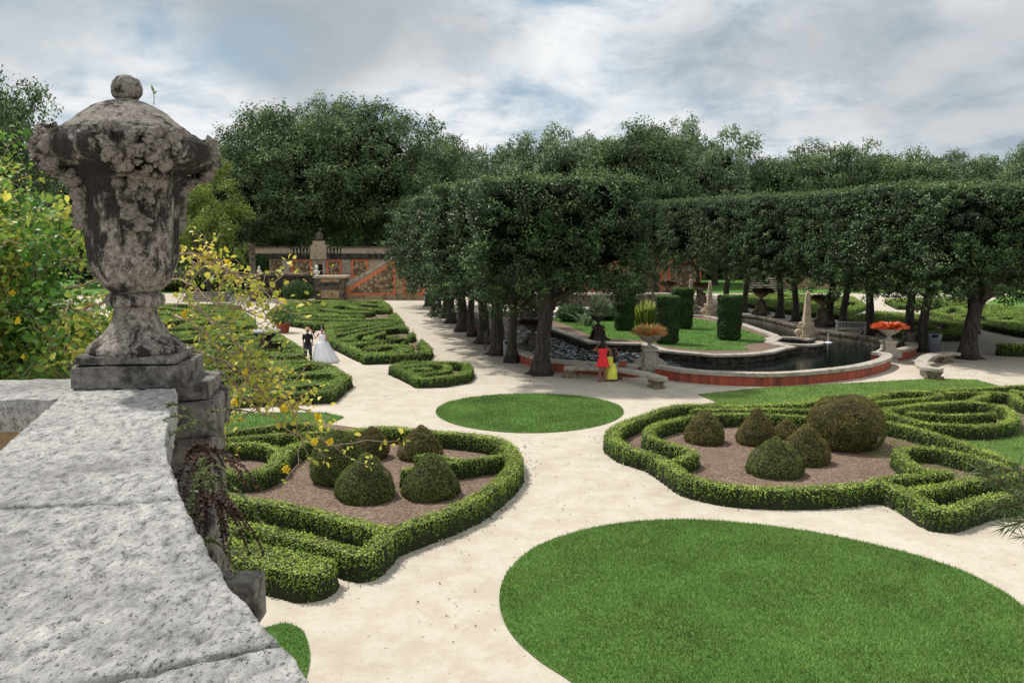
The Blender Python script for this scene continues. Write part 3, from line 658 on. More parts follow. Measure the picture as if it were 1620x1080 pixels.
# low stone divider at the far end of the moat, and the round basin by the obelisk
c = at(1256, 539, .5)
ring = [(c.x + 1.25 * math.cos(a), c.y + 1.7 * math.sin(a)) for a in np.linspace(0.4, 2 * PI - .1, 30)]
wallstrip('rim', ring, .36, ZR - .1, ZR + .004, M['rim'], pool); wallstrip('inner_wall', ring, .28, .03, ZR - .1, M['inner'], pool)
b = MB(); 
for px, py in ((1300, 545), (1262, 548)):
    pass
p = at(1310, 541, .1)
jet = MB(); jet.lathe([(.03, 0), (.012, .35), (.03, .42), (.005, .55)], n=8, jit=.01, nf=20); jet.lathe([(.22, 0.0), (.16, .03), (.03, .05)], n=14, jit=.06, nf=9)
M['foam'] = flat('foam', (.8, .82, .84), .3, .1)
o = jet.build('water_jet', M['foam']); o.location = (p.x, p.y, .09); tag(o, 'small white bubbling water jet in the dark pool right of the obelisk', 'water jet')
# ------------------------------------------------------------------ pedestals, urns, obelisks
def console_pedestal(px, pyb, w, ztop, label, mt, z0=0):
    """pedestal with scroll consoles"""
    p = at(px, pyb, z0); t = thing('pedestal', p, label, 'pedestal', 'stone pedestals round the pool'); h = ztop - z0
    b = MB(); b.box((0, 0, .08), (w * .62, w * .62, .08)); b.box((0, 0, .08 + (h - .2) / 2), (w * .42, w * .42, (h - .2) / 2)); b.box((0, 0, h - .06), (w * .54, w * .54, .06)); b.build('shaft', M[mt], t)
    for s in (-1, 1):
        q = MB(); V = []; prof = [(.42, .16), (1.1, .16), (1.18, .3), (1.05, .45), (.75, .55), (.62, h * .6), (.6, h * .78), (.42, h * .85)]
        for yy in (-w * .2, w * .2): V += [(s * x * w, yy, z) for x, z in prof]
        k = len(prof); q.add(V, [(i, (i + 1) % k, k + (i + 1) % k, k + i) for i in range(k)], [(0, i + 1, i) for i in range(1, k - 1)] + [(k, k + i, k + i + 1) for i in range(1, k - 1)]); q.build('scroll', M[mt], t)
    return t, Vector((p.x, p.y, p.z + h))
def urn_bowl(p, w, label, plant, mt, size=.22, n=420, r=1.0, flat_=.55):
    t = thing('planter_urn', p, label, 'planter', 'planter urns round the pool')
    b = MB(); b.lathe([(w * .32, 0), (w * .34, .05), (w * .13, .12), (w * .15, .22), (w * .35, .30), (w * .62, .42), (w * .72, .52), (w * .76, .54), (w * .70, .58), (w * .5, .56)], n=18, jit=.01); b.build('bowl', M[mt], t)
    q = MB(); a = RNG.uniform(0, 2 * PI, n); e = RNG.random(n) ** .7; P0 = []
    D = np.stack([np.cos(a) * np.sqrt(1 - (e * .9) ** 2), np.sin(a) * np.sqrt(1 - (e * .9) ** 2), e * flat_], 1)
    base = D * np.array([.45, .45, .35]) * w * r + np.array([0, 0, .56]); tip = D * w * r * RNG.uniform(.9, 1.35, n)[:, None] + np.array([0, 0, .58]); tip[:, 2] -= .06 * RNG.random(n)
    S = np.cross(D, [0, 0, 1.]); S /= np.linalg.norm(S, axis=1)[:, None] + 1e-6; S = S * size * .16; md = (base + tip) / 2 + np.array([0, 0, .03])
    V = np.stack([base, md - S, tip, md + S], 1).reshape(-1, 3); q.add(V, np.arange(4 * n).reshape(-1, 4), r=RNG.random(n)); q.blob((0, 0, .58), w * r * .55, 6, 0, sq=(1, 1, .4)); q.build('plant', M[plant], t)
t, p = console_pedestal(1027, 586, .62, 1.02, 'broad stained stone pedestal breaking the pool rim right of the curved bench', 'stone'); urn_bowl(p, .72, 'stone urn brimming with pale and orange bromeliads above the curved bench', 'brom', 'stone', .22, 620, .98, .62)
t, p = console_pedestal(1404, 571, .55, 1.0, 'scrolled stone pedestal between the pool and the small right basin', 'stone'); urn_bowl(p, .68, 'stone urn with bright orange bromeliads beside the right tree row', 'brom_orange', 'stone', .24, 560, 1.08, .40)
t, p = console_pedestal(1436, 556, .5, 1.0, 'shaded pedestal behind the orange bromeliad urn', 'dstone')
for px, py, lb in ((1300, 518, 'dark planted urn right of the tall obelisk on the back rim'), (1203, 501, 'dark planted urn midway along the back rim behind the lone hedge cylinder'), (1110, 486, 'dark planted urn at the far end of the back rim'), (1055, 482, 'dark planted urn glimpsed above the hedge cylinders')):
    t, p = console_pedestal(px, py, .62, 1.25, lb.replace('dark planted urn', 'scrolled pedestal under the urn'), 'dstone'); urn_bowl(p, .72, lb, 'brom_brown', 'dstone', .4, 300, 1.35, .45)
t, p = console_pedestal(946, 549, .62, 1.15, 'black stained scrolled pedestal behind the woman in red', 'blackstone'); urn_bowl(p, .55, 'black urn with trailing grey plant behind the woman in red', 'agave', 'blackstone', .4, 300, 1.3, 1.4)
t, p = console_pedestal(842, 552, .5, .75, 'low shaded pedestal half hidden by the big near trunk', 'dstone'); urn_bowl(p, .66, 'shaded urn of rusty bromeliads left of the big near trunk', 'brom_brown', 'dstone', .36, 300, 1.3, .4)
def obelisk(px, pyb, pyt, w, label, z0, mt='tanstone'):
    p = at(px, pyb, z0); zt = at(px, pyt, d=p.y).z - p.z; t = thing('obelisk', p, label, 'obelisk', 'stone obelisks round the pool')
    b = MB(); b.box((0, 0, .1), (w * 1.35, w * 1.35, .1)); b.box((0, 0, .2 + .2), (w * 1.0, w * 1.0, .2)); b.box((0, 0, .65), (w * 1.15, w * 1.15, .05)); b.build('base', M[mt], t)
    for s in (-1, 1):
        q = MB(); q.blob((s * w * 1.5, 0, .34), w * .75, 7, sq=(1, .7, .9)); q.blob((s * w * 1.05, 0, .78), w * .5, 7, sq=(.9, .7, 1)); q.build('scroll', M[mt], t)
    b = MB(); b.lathe([(w * .8, .7), (w * .85, .74), (w * .85, .80), (w * .66, .86), (w * .62, 1.0), (w * .38, zt - .35), (w * .30, zt - .12), (w * .02, zt)], n=16, square=True, smooth=False, rz=PI / 8 * 0); b.build('shaft', M[mt], t)
obelisk(1275, 535, 459, .29, 'tallest pale obelisk standing in the dark water beside the round basin', .45)
obelisk(1122, 500, 443, .28, 'pale obelisk left of the lone hedge cylinder', .45)
obelisk(1092, 492, 440, .27, 'pale obelisk behind the paired hedge cylinders', .45)
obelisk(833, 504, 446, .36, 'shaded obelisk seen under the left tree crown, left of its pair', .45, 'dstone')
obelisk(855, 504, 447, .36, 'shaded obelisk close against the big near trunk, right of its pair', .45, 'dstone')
# ------------------------------------------------------------------ island plants
def reeds(px, py, z0, r, h, n, mt, label, lean=.5, w=.05, cat='plant'):
    p = at(px, py, z0); b = MB(); a = RNG.uniform(0, 2 * PI, n); q = r * np.sqrt(RNG.random(n)) * .6
    P0 = np.stack([np.cos(a) * q, np.sin(a) * q, a * 0], 1); L = h * RNG.uniform(.6, 1.15, n); ln = RNG.uniform(.1, 1, n) * lean
    D = np.stack([np.cos(a) * ln, np.sin(a) * ln, np.ones(n)], 1); md = P0 + D * L[:, None] * .6; tip = P0 + D * L[:, None] * .95 + np.stack([np.cos(a), np.sin(a), a * 0 - .5], 1) * (L * .3 * ln)[:, None]
    S = np.stack([-np.sin(a), np.cos(a), a * 0], 1) * w
    V = np.stack([P0 - S * .6, P0 + S * .6, md + S, md - S, tip], 1).reshape(-1, 3); i = np.arange(n)[:, None] * 5
    rr = RNG.random(n); b.add(V, i + np.array([[0, 1, 2, 3]]), None, r=rr); b.add(V, None, i + np.array([[3, 2, 4]]), r=rr)
    o = b.build('shrub' if cat == 'shrub' else 'reed_clump', M[mt]); o.location = p; return tag(o, label, cat)
reeds(1020, 512, .42, 1.15, 1.55, 420, 'reed', 'yellow striped reed clump between the dark hedge cylinders', .7, .05)
reeds(928, 514, .42, .7, .9, 60, 'agave', 'pale spiky agave on the island lawn left of the hedge cylinders', 1.2, .05)
def shrub(px, py, rx, h, label, mt='shrub', leaf=.12, n=None, z0=0, core='hedge_in', ry=None, d=None):
    p = at(px, py, z0) if d is None else Vector(((px - 810) / F * d, d, z0)); ry = ry or rx; b = MB(); n = n or int(500 * rx * h * 3 + 800)
    b.blob((0, 0, h * .45), 1, 9, 0, .15, 2, (rx * .85, ry * .85, h * .5))
    a = RNG.normal(0, 1, (n, 3)); a /= np.linalg.norm(a, axis=1)[:, None]; L = 1 + (fbm(a * 3 + px, 3) - .5) * .5
    P0 = a * L[:, None] * np.array([rx, ry, h * .52]) * RNG.uniform(.85, 1.02, n)[:, None] + np.array([0, 0, h * .47]); P0[:, 2] = np.maximum(P0[:, 2], .03)
    b.leaves(P0, a, leaf, 1, .6, .7); o = b.build('shrub', [M[core], M[mt]]); o.location = p; return tag(o, label, 'shrub')
shrub(905, 508, 1.1, 1.2, 'dark leafy shrub on the island lawn behind the near trunk', z0=.42)
shrub(958, 506, 1.0, 1.1, 'dark green shrub between the agave and the leftmost hedge cylinder', z0=.42)
shrub(472, 476, 1.5, 2.1, 'round glossy green bush in front of the carved stone podium', n=5000)
shrub(405, 452, 3.6, 3.6, 'big rounded green hedge mass left of the panelled wall', n=7000, leaf=.2, d=92)
shrub(300, 452, 5.0, 3.0, 'low sunlit shrubbery beyond the far left lawn', 'wood_lit', leaf=.2, n=5000, d=98)
shrub(447, 462, 1.2, 1.2, 'small dark shrub left of the glossy round bush', n=1500, d=84)
# potted plant and basin left
p = at(448, 526, 0); t = thing('potted_plant', p, 'leafy dark plant in a square terracotta pot on the gravel behind the bridal couple', 'potted plant')
b = MB(); b.lathe([(.34, 0), (.44, .5), (.48, .52), (.48, .6), (.38, .58)], n=16); b.build('pot', M['terracotta'], t)
b = MB(); n = 900; a = RNG.normal(0, 1, (n, 3)); a /= np.linalg.norm(a, axis=1)[:, None]; b.leaves(a * RNG.uniform(.5, 1, n)[:, None] * np.array([.85, .85, .6]) + np.array([0, 0, 1.1]), a, .14, 0, .4, .6); b.tube([(0, 0, .5), (.05, 0, 1.1)], .05); b.build('foliage', M['shrub'], t)
p = at(421, 563, 0); t = thing('garden_basin', p, 'dark stone basin with flat grey top rising out of the hedge bed', 'basin')
b = MB(); b.lathe([(.45, 0), (.5, .3), (.3, .5), (.26, .85), (.6, 1.15), (.72, 1.2)], n=20, jit=.02); b.build('stem', M['blackstone'], t)
b = MB(); b.lathe([(.74, 1.2), (.76, 1.22), (.76, 1.3), (.7, 1.32), (.02, 1.31)], n=24); b.build('top', M['greytop'], t)
# ------------------------------------------------------------------ benches and bins
def curved_bench(ptsL, label, legs, w=.52, h=.47):
    W_ = world(smooth_px(ptsL, 6), h); c = W_[len(W_) // 2]; t = thing('curved_bench', (c[0], c[1], 0), label, 'bench', 'curved stone benches')
    W_ = [(x - c[0], y - c[1]) for x, y in W_]
    b = MB(); wallstrip(None, W_, w, h - .10, h, None, b=b); wallstrip(None, W_, w - .07, h - .14, h - .10, None, b=b); b.build('seat', M['rim'], t)
    for u in legs:
        i = int(u * (len(W_) - 1)); i = min(max(i, 1), len(W_) - 2); d = Vector(W_[i + 1]) - Vector(W_[i - 1]); a = math.atan2(d.y, d.x)
        q = MB(); hh = h - .14; P_ = [(.28, 0), (.30, .05), (.24, .09), (.21, hh * .5), (.27, hh * .8), (.30, hh)]
        for k in range(len(P_) - 1): q.box((W_[i][0], W_[i][1], (P_[k][1] + P_[k + 1][1]) / 2), (P_[k][0], .20, (P_[k + 1][1] - P_[k][1]) / 2), rz=a, taper=P_[k + 1][0] / P_[k][0])
        for s in (-1, 1):
            for f_ in (-1, 1): q.blob((W_[i][0] + s * .27 * math.cos(a) - f_ * .17 * math.sin(a), W_[i][1] + s * .27 * math.sin(a) + f_ * .17 * math.cos(a), .05), .08, 6)
        q.build('leg', M['bleg'], t)
curved_bench([(893, 579), (930, 580), (970, 582), (1010, 587), (1048, 597)], 'long curved stone bench on lion paw supports where the two women are', (.10, .52, .93))
curved_bench([(1490, 583), (1466, 580), (1457, 572), (1468, 562), (1490, 558), (1514, 557)], 'tightly curved stone bench with mossy supports beside the rightmost large tree', (.10, .86), .50)
def bin_(px, py, label, h=1.0, r=.3):
    p = at(px, py, 0); t = thing('litter_bin', p, label, 'litter bin', 'grey litter bins')
    b = MB(); b.lathe([(r * .9, 0), (r, .03), (r, h * .78)], n=20); b.build('body', M['metal'], t)
    b = MB(); b.lathe([(r * 1.03, h * .78), (r * 1.03, h * .8), (r * .98, h * .97), (r * .85, h), (.02, h * 1.005)], n=20); b.build('lid', M['metal'], t)
    b = MB(); b.box((-r * .35, -r * .82, h * .87), (r * .4, r * .2, h * .06)); b.build('opening', M['dark'], t)
bin_(1477, 557, 'grey litter bin between two trunks of the right tree row', 1.0, .33)
bin_(806, 569, 'grey litter bin beside the slim dark trunk near the big left tree', 1.0, .30)
bin_(677, 482, 'grey litter bin at the far end of the left tree row', .95, .33)
def slat_bench(px, py, rz, label, mt, L=1.6, ornate=False):
    p = at(px, py, 0); t = thing('garden_bench', p, label, 'bench', None, rz)
    b = MB()
    for k in range(4): b.box((0, -.18 + k * .12, .44), (L / 2, .045, .02))
    b.build('seat', M[mt], t); b = MB()
    for z in (.55, .9): b.box((0, .24, z), (L / 2, .02, .03))
    if ornate:
        for k in range(9):
            x = -L / 2 + .15 + k * (L - .3) / 8; b.tube([(x - .07, .24, .58), (x + .07, .24, .73), (x - .07, .24, .88)], .02, 5); b.tube([(x + .07, .24, .58), (x - .07, .24, .73), (x + .07, .24, .88)], .02, 5)
    else:
        for k in range(12): b.box((-L / 2 + .08 + k * (L - .16) / 11, .24, .72), (.02, .012, .16))
    b.build('backrest', M[mt], t)
    for x in (-L / 2 + .05, L / 2 - .05):
        for y, h in ((-.2, .62), (.24, .92)):
            b = MB(); b.box((x, y, h / 2), (.03, .03, h / 2)); b.build('leg', M[mt], t)
        b = MB(); b.box((x, 0, .64), (.035, .25, .02)); b.build('armrest', M[mt], t)
slat_bench(1345, 532, 2.9, 'grey garden bench with pierced back between leaning trunks behind the pool', 'benchpale', 1.7, True)
slat_bench(776, 550, 1.5, 'weathered wooden bench facing the path among the left row trunks', 'benchwood', 1.5)
slat_bench(697, 498, 1.5, 'far wooden bench under the left row with a seated visitor', 'benchwood', 1.5)
# ------------------------------------------------------------------ trees
def crown_box(b, hx, hy, z0, z1, n, leaf, seed, inner=5000, droop=1.0):
    """clipped crown: flat topped, lumpy sided, ragged underneath"""
    rs = np.random.default_rng(seed); zc = (z0 + z1) / 2; hz = (z1 - z0) / 2
    D = rs.normal(0, 1, (n, 3)); D /= np.linalg.norm(D, axis=1)[:, None]
    k = 13.0; t = (abs(D[:, 0]) ** k + abs(D[:, 1]) ** k + abs(D[:, 2]) ** k) ** (-1 / k)
    Sd = D * t[:, None]
    P0 = Sd * np.array([hx, hy, hz])
    lump = fbm(P0 * .9 + seed * 5, 3, seed) - .5; low = np.clip(-Sd[:, 2], 0, 1); top = np.clip(Sd[:, 2], 0, 1)
    amp = .13 * (1 - top ** 3 * .85) + low * .35
    sc = 1 + lump * amp * 1.6
    P0 *= sc[:, None]
    # underneath: arch up in the middle
    rad = np.hypot(P0[:, 0] / hx, P0[:, 1] / hy)
    lowm = Sd[:, 2] < -.6
    P0[lowm, 2] += ((1 - np.clip(rad[lowm], 0, 1)) * hz * .7 + (fbm(P0[lowm] * 1.2 + 3, 2, seed + 3) - .5) * 1.6)
    N = Sd / np.linalg.norm(Sd, axis=1)[:, None]
    K = n // 60; cen = P0[:K].copy(); cN = N[:K]; cen -= cN * (rs.random(K) ** 1.5 * .55)[:, None]
    hang = (vnoise(np.stack([np.arctan2(cen[:, 1], cen[:, 0]) * 2.2, cen[:, 2] * 0, cen[:, 2] * 0 + seed], 1), seed) - .35) * droop
    m_ = cen[:, 2] < -hz * .4; cen[m_, 2] -= np.clip(hang[m_], 0, 1) * rs.random(m_.sum()) * .6
    idx = rs.integers(0, K, n); rc = rs.uniform(.16, .50, K); d = rs.normal(0, 1, (n, 3)); d /= np.linalg.norm(d, axis=1)[:, None]
    q_ = rs.uniform(.5, 1.05, n); P0 = cen[idx] + d * (rc[idx] * q_)[:, None] * np.array([1, 1, .8])
    P0[:, 2] += zc; P0[:, 2] = np.minimum(P0[:, 2], z1 + .05 + rs.random(n) ** 7 * .3)
    tone = (rs.random(K) - .5) * .45
    rr = np.clip(rs.random(n) * .55 + tone[idx] + .2 + .22 * d[:, 2], 0, 1)  # upper leaves of each clump toned lighter, light from above put into colour
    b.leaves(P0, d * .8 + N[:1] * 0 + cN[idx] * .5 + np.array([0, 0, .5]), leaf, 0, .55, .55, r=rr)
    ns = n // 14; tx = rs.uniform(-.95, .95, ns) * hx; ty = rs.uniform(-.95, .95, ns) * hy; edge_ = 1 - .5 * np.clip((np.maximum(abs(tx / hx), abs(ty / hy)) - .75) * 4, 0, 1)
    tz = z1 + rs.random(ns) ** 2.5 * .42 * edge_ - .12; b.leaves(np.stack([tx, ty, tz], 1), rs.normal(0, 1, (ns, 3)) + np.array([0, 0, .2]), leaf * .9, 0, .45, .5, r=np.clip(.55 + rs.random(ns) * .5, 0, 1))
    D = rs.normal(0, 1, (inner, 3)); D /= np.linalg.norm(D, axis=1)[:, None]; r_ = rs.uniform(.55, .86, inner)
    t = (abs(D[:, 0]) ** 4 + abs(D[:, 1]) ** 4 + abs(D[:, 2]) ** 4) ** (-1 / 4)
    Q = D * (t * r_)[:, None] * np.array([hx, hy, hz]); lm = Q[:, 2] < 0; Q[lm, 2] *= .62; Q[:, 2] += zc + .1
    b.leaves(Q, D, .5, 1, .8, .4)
def tree_trunk(b, h, r, lean=(0, 0), seed=0, flare=1.6, reach=2.3, limbs=6, top=6.5):
    rs = random.Random(seed); pts = []; rad = []
    for i in range(9):
        t = i / 8; z = h * t; pts.append((lean[0] * t + .10 * math.sin(3 * t + seed), lean[1] * t + .08 * math.cos(4 * t + seed), z)); rad.append(r * (1 + (flare - 1) * max(0, 1 - t * 3.2) ** 2.0) * (1 - .28 * t))
    b.tube(pts, rad, 12, 0, .07)
    for k in range(5):
        a = 2 * PI * k / 5 + seed; b.tube([(math.cos(a) * r * .5, math.sin(a) * r * .5, .35 * r), (math.cos(a) * r * 1.35, math.sin(a) * r * 1.35, r * .10), (math.cos(a) * r * 2.1, math.sin(a) * r * 2.1, -.03)], [r * .38, r * .26, r * .1], 6, 0, .1)
    base = Vector(pts[-1])
    for k in range(limbs):
        a = 2 * PI * k / limbs + rs.uniform(-.4, .4); R = reach * rs.uniform(.7, 1.1); zt = top * rs.uniform(.75, 1)
        st = base - Vector((0, 0, rs.uniform(0, h * .25)))
        P_ = [st]; 
        for j in (1, 2, 3, 4):
            u = j / 4; P_.append(st + Vector((math.cos(a) * R * u ** .8 + rs.uniform(-.12, .12), math.sin(a) * R * u ** .8 + rs.uniform(-.12, .12), (zt - st.z) * u ** 1.25 + rs.uniform(-.1, .1))))
        b.tube(P_, [r * .5, r * .4, r * .28, r * .17, r * .06], 7, 0, .1)
        q = P_[2]; a2 = a + rs.uniform(.5, .9) * rs.choice((-1, 1))
        b.tube([q, q + Vector((math.cos(a2) * .8, math.sin(a2) * .8, .7)), q + Vector((math.cos(a2) * 1.5, math.sin(a2) * 1.5, 1.7))], [r * .24, r * .15, r * .05], 6, 0, .1)
def make_clipped(label, seed, hx, hy, z0, z1, n, leaf, h, r, lean, group, inner=5000, loc=(0, 0, 0), off=(0, 0)):
    t = thing('clipped_tree', loc, label, 'tree', group)
    b = MB(); tree_trunk(b, h, r, lean, seed, top=z1 - 1.2); b.build('trunk', M['bark'], t)
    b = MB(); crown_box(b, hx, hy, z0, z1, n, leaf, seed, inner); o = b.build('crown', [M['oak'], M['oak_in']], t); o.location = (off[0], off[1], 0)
    return t
GT = 'flat clipped trees lining the pool'
near = at(855, 592); 
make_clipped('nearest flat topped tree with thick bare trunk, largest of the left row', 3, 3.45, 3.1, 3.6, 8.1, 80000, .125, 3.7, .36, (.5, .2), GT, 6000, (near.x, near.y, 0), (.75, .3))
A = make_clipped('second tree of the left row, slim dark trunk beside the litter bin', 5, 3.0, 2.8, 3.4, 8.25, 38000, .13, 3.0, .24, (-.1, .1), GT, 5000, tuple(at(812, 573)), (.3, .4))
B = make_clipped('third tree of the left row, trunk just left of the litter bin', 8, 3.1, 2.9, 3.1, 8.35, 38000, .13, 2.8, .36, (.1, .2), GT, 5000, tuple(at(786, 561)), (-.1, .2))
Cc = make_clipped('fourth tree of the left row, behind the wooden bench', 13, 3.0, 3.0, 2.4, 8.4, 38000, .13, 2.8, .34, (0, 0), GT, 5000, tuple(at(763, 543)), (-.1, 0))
names = ['fifth', 'sixth', 'seventh', 'eighth', 'ninth', 'tenth']
for i, (px, py) in enumerate([(748, 532), (733, 524), (715, 511), (703, 503), (692, 495), (678, 484)]):
    src = (A, B, Cc)[i % 3]; p = at(px, py)
    dup(src, (p.x, p.y, 0), .9 * i + 1.5, (1, 1, 1), '%s tree of the left row counted from the nearest, with a short dark trunk' % names[i])
R1 = make_clipped('rightmost large tree with stout pale trunk next to the tight curved bench', 17, 3.8, 3.2, 3.2, 8.15, 70000, .125, 3.6, .38, (.25, 0), GT, 6000, tuple(at(1533, 567)), (.2, 0))
A2 = make_clipped('tree with straight trunk right beside the grey bin of the right row', 23, 3.6, 3.6, 3.3, 8.4, 38000, .13, 3.4, .27, (.1, .1), GT, 5000, tuple(at(1461, 556)), (.1, .2))
B2 = make_clipped('tree with dark trunk right behind the orange bromeliad urn', 28, 3.7, 3.5, 3.1, 8.4, 38000, .13, 3.4, .25, (.2, .1), GT, 5000, tuple(at(1437, 551)), (-.1, .2))
rl = [(1461, 556, .0, 'tree with straight trunk right beside the grey bin of the right row', 2), (1437, 551, .1, 'tree with dark trunk right behind the orange bromeliad urn', 1),
      (1372, 530, -.4, 'tree with leaning dark trunk right of the pierced bench', 0), (1333, 522, -.3, 'tree with leaning trunk left of the pierced bench', 2), (1314, 516, 0, 'tree with upright trunk behind the planted urn right of the obelisk', 1),
      (1258, 508, 0, 'tree of the right row directly behind the tallest obelisk', 0), (1232, 503, 0, 'tree with slim dark trunk left of the tallest obelisk', 2), (1178, 494, 0, 'tree trunk just right of the lone hedge cylinder', 1),
      (1150, 487, 0, 'tree of the right row behind the lone hedge cylinder', 0), (1105, 480, 0, 'tree of the right row behind the pale pair of obelisks', 2), (1036, 472, 0, 'farthest left tree of the right row before the orange back wall', 1)]
for i, (px, py, l, lb, s) in enumerate(rl):
    if i < 2: continue
    p = at(px, py); dup((A2, B2)[i % 2], (p.x, p.y, 0), 1.57 * i + .1, (1.0, 1.0, 1.0 + max(0, p.y - 44) / 32 * .14), lb)
for i, (x, y) in enumerate(((28.5, 42.0), (29, 50))):
    dup((B2, A2)[i % 2], (x, y, 0), 2.2 * i, (1.05, 1.05, .95), ('outer clipped tree beyond the rightmost large tree at the frame edge', 'far outer clipped tree behind the rightmost crown')[i])
for i, (x, y) in enumerate(((5.6, 41.0), (4.6, 47.5))): pass
# free growing trees
def make_free(name, label, seed, R, H, mt, leaf, n, blobs=90, zlow=.28, group=None, thin=1.0, inner='oak_in', flatk=1.0, brr=(.07, .22)):
    rs = np.random.default_rng(seed); t = thing(name, (0, 0, 0), label, 'tree', group)
    b = MB(); tree_trunk(b, H * .34, max(.28, R * .055), (rs.uniform(-.6, .6), 0), seed, reach=R * .7, limbs=8, top=H * .82); b.build('trunk', M['bark'], t)
    D = rs.normal(0, 1, (blobs, 3)); D /= np.linalg.norm(D, axis=1)[:, None]; zc = H * (1 + zlow) / 2; hz = H * (1 - zlow) / 2
    wob = 1 + (fbm(D * 2.0 + seed, 3, seed) - .5) * 1.0
    cen = D * wob[:, None] * np.array([R * .84, R * .84, hz * .84 * flatk]) * rs.uniform(.2, 1.22, blobs)[:, None] ** .5; cen[:, 2] += zc
    br = R * rs.uniform(brr[0], brr[1], blobs)
    w = br ** 2; w /= w.sum(); idx = rs.choice(blobs, n, p=w)
    d = rs.normal(0, 1, (n, 3)); d[:, 2] = d[:, 2] * .9 + .15; d /= np.linalg.norm(d, axis=1)[:, None]
    P0 = cen[idx] + d * (br[idx] * (rs.uniform(.55, 1.08, n) + (fbm(d * 2.5 + idx[:, None], 2, seed) - .5) * .5))[:, None] * np.array([1.25, 1.25, .7])
    P0 = P0 + (np.stack([fbm(P0 * .9 + q_ * 31.7, 3, seed + q_) for q_ in range(3)], 1) - .5) * 2.4 + rs.normal(0, .16, (n, 3))
    b = MB(); cl = (rs.random(blobs) - .5) * .35
    b.leaves(P0, d + np.array([0, 0, .4]), leaf, 0, .6, .7, r=np.clip(rs.random(n) * .7 + cl[idx] + .2 + .2 * d[:, 2], 0, 1))  # leaf tone rises on the upper side, painting in light from above
    k = int(1500 * thin)
    if k:
        D = rs.normal(0, 1, (k, 3)); D /= np.linalg.norm(D, axis=1)[:, None]; Q = D * rs.uniform(.15, .60, k)[:, None] * np.array([R, R, hz]); Q[:, 2] += zc; b.leaves(Q, D, R * .11, 1, .8, .5)
    b.build('crown', [M[mt], M[inner]], t); return t
GB = 'tall trees of the wood beyond the garden wall'
f1 = make_free('oak_tree', 'huge dark oak above the far balustrade, left half of the dark mass', 31, 9.5, 22.5, 'wood', .34, 56000, 210, .2, GB)
f2 = make_free('oak_tree', 'huge dark oak above the stair wall with its top twigs highest on the skyline', 37, 8.8, 22.5, 'wood', .34, 52000, 200, .2, GB)
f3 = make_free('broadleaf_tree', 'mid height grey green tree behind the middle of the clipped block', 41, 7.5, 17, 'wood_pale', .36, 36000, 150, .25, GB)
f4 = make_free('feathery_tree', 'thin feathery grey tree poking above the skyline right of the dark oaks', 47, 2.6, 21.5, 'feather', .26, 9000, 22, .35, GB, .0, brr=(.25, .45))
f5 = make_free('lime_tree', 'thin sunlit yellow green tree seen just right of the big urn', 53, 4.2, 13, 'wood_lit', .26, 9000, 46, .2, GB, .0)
def put(o, px, d, label=None, rz=0, sc=(1, 1, 1), first=False):
    loc = ((px - 810) / F * d, d, 0)
    if first: o.location = loc; o.rotation_euler = (0, 0, rz); o.scale = sc; return o
    return dup(o, loc, rz, sc, label)
def hsc(o_h, py, d): return (HC + (388 - py) / F * d * 1.0) / o_h
put(f1, 462, 98, first=True, sc=(1, 1, hsc(22.5, 172, 98))); put(f2, 582, 101, first=True, rz=1, sc=(1, 1, hsc(22.5, 162, 101)))
put(f3, 838, 116, first=True, sc=(1, 1, hsc(17, 222, 116))); put(f4, 727, 118, first=True, sc=(1, 1, hsc(21.5, 196, 118)))
put(f5, 335, 82, first=True, sc=(1, 1, hsc(13, 250, 82)))
free = [
 (f1, 392, 94, 225, .72, 'dark oak at the left end of the big dark mass, lower than its neighbours'),
 (f2, 530, 106, 158, .6, 'dark tree whose rounded crest rises between the two huge oaks'),
 (f2, 690, 112, 212, .75, 'dark tree beside the feathery grey one, right shoulder of the dark mass'),
 (f4, 690, 121, 200, 1.0, 'shorter feathery grey tree left of the tallest feathery one'),
 (f4, 828, 122, 205, 1.0, 'feathery grey tree top poking above the middle skyline'),
 (f3, 770, 112, 243, .9, 'grey green tree filling the low gap right of the feathery trees'),
 (f3, 908, 112, 215, .9, 'grey green tree left of the broad middle crown'),
 (f1, 1000, 108, 192, .92, 'broad middle tree, highest crown right of centre'),
 (f3, 1060, 118, 205, .8, 'rounded tree right behind the broad middle crown'),
 (f3, 1130, 110, 216, .85, 'rounded grey green tree with knobbly top above the right row'),
 (f1, 1205, 112, 248, .75, 'darker low tree in the dip of the right skyline'),
 (f2, 1285, 113, 228, .85, 'spreading dark tree, middle of the right skyline'),
 (f3, 1350, 116, 240, .85, 'paler tree right of the spreading dark one'),
 (f1, 1430, 110, 235, .85, 'wide dark tree above the right clipped row'),
 (f2, 1505, 114, 240, .75, 'dark tree left of the low gap at the right end'),
 (f3, 1570, 112, 262, .8, 'low grey green tree near the right frame edge'),
 (f2, 1650, 95, 203, .62, 'dark tree cut by the right frame edge'),
 (f5, 300, 88, 262, .9, 'second sunlit yellow green tree behind the big urn'),
 (f5, 372, 96, 285, .8, 'small sunlit tree left of the dark oaks'),
 (f1, 250, 105, 300, .8, 'dark low tree hidden mostly by the big urn'),
 (f1, -28, 50, 96, .50, 'dark tree rising above the yellow vine at the top left corner'),
 (f3, 130, 110, 270, .9, 'grey green tree far behind the yellow vine'),
]
HT = {f1: 22.5, f2: 22.5, f3: 17, f4: 21.5, f5: 13}
for i, (s, px, d, py, sx, lb) in enumerate(free): put(s, px, d, lb, i * 1.3, (sx, sx, hsc(HT[s], py, d)))
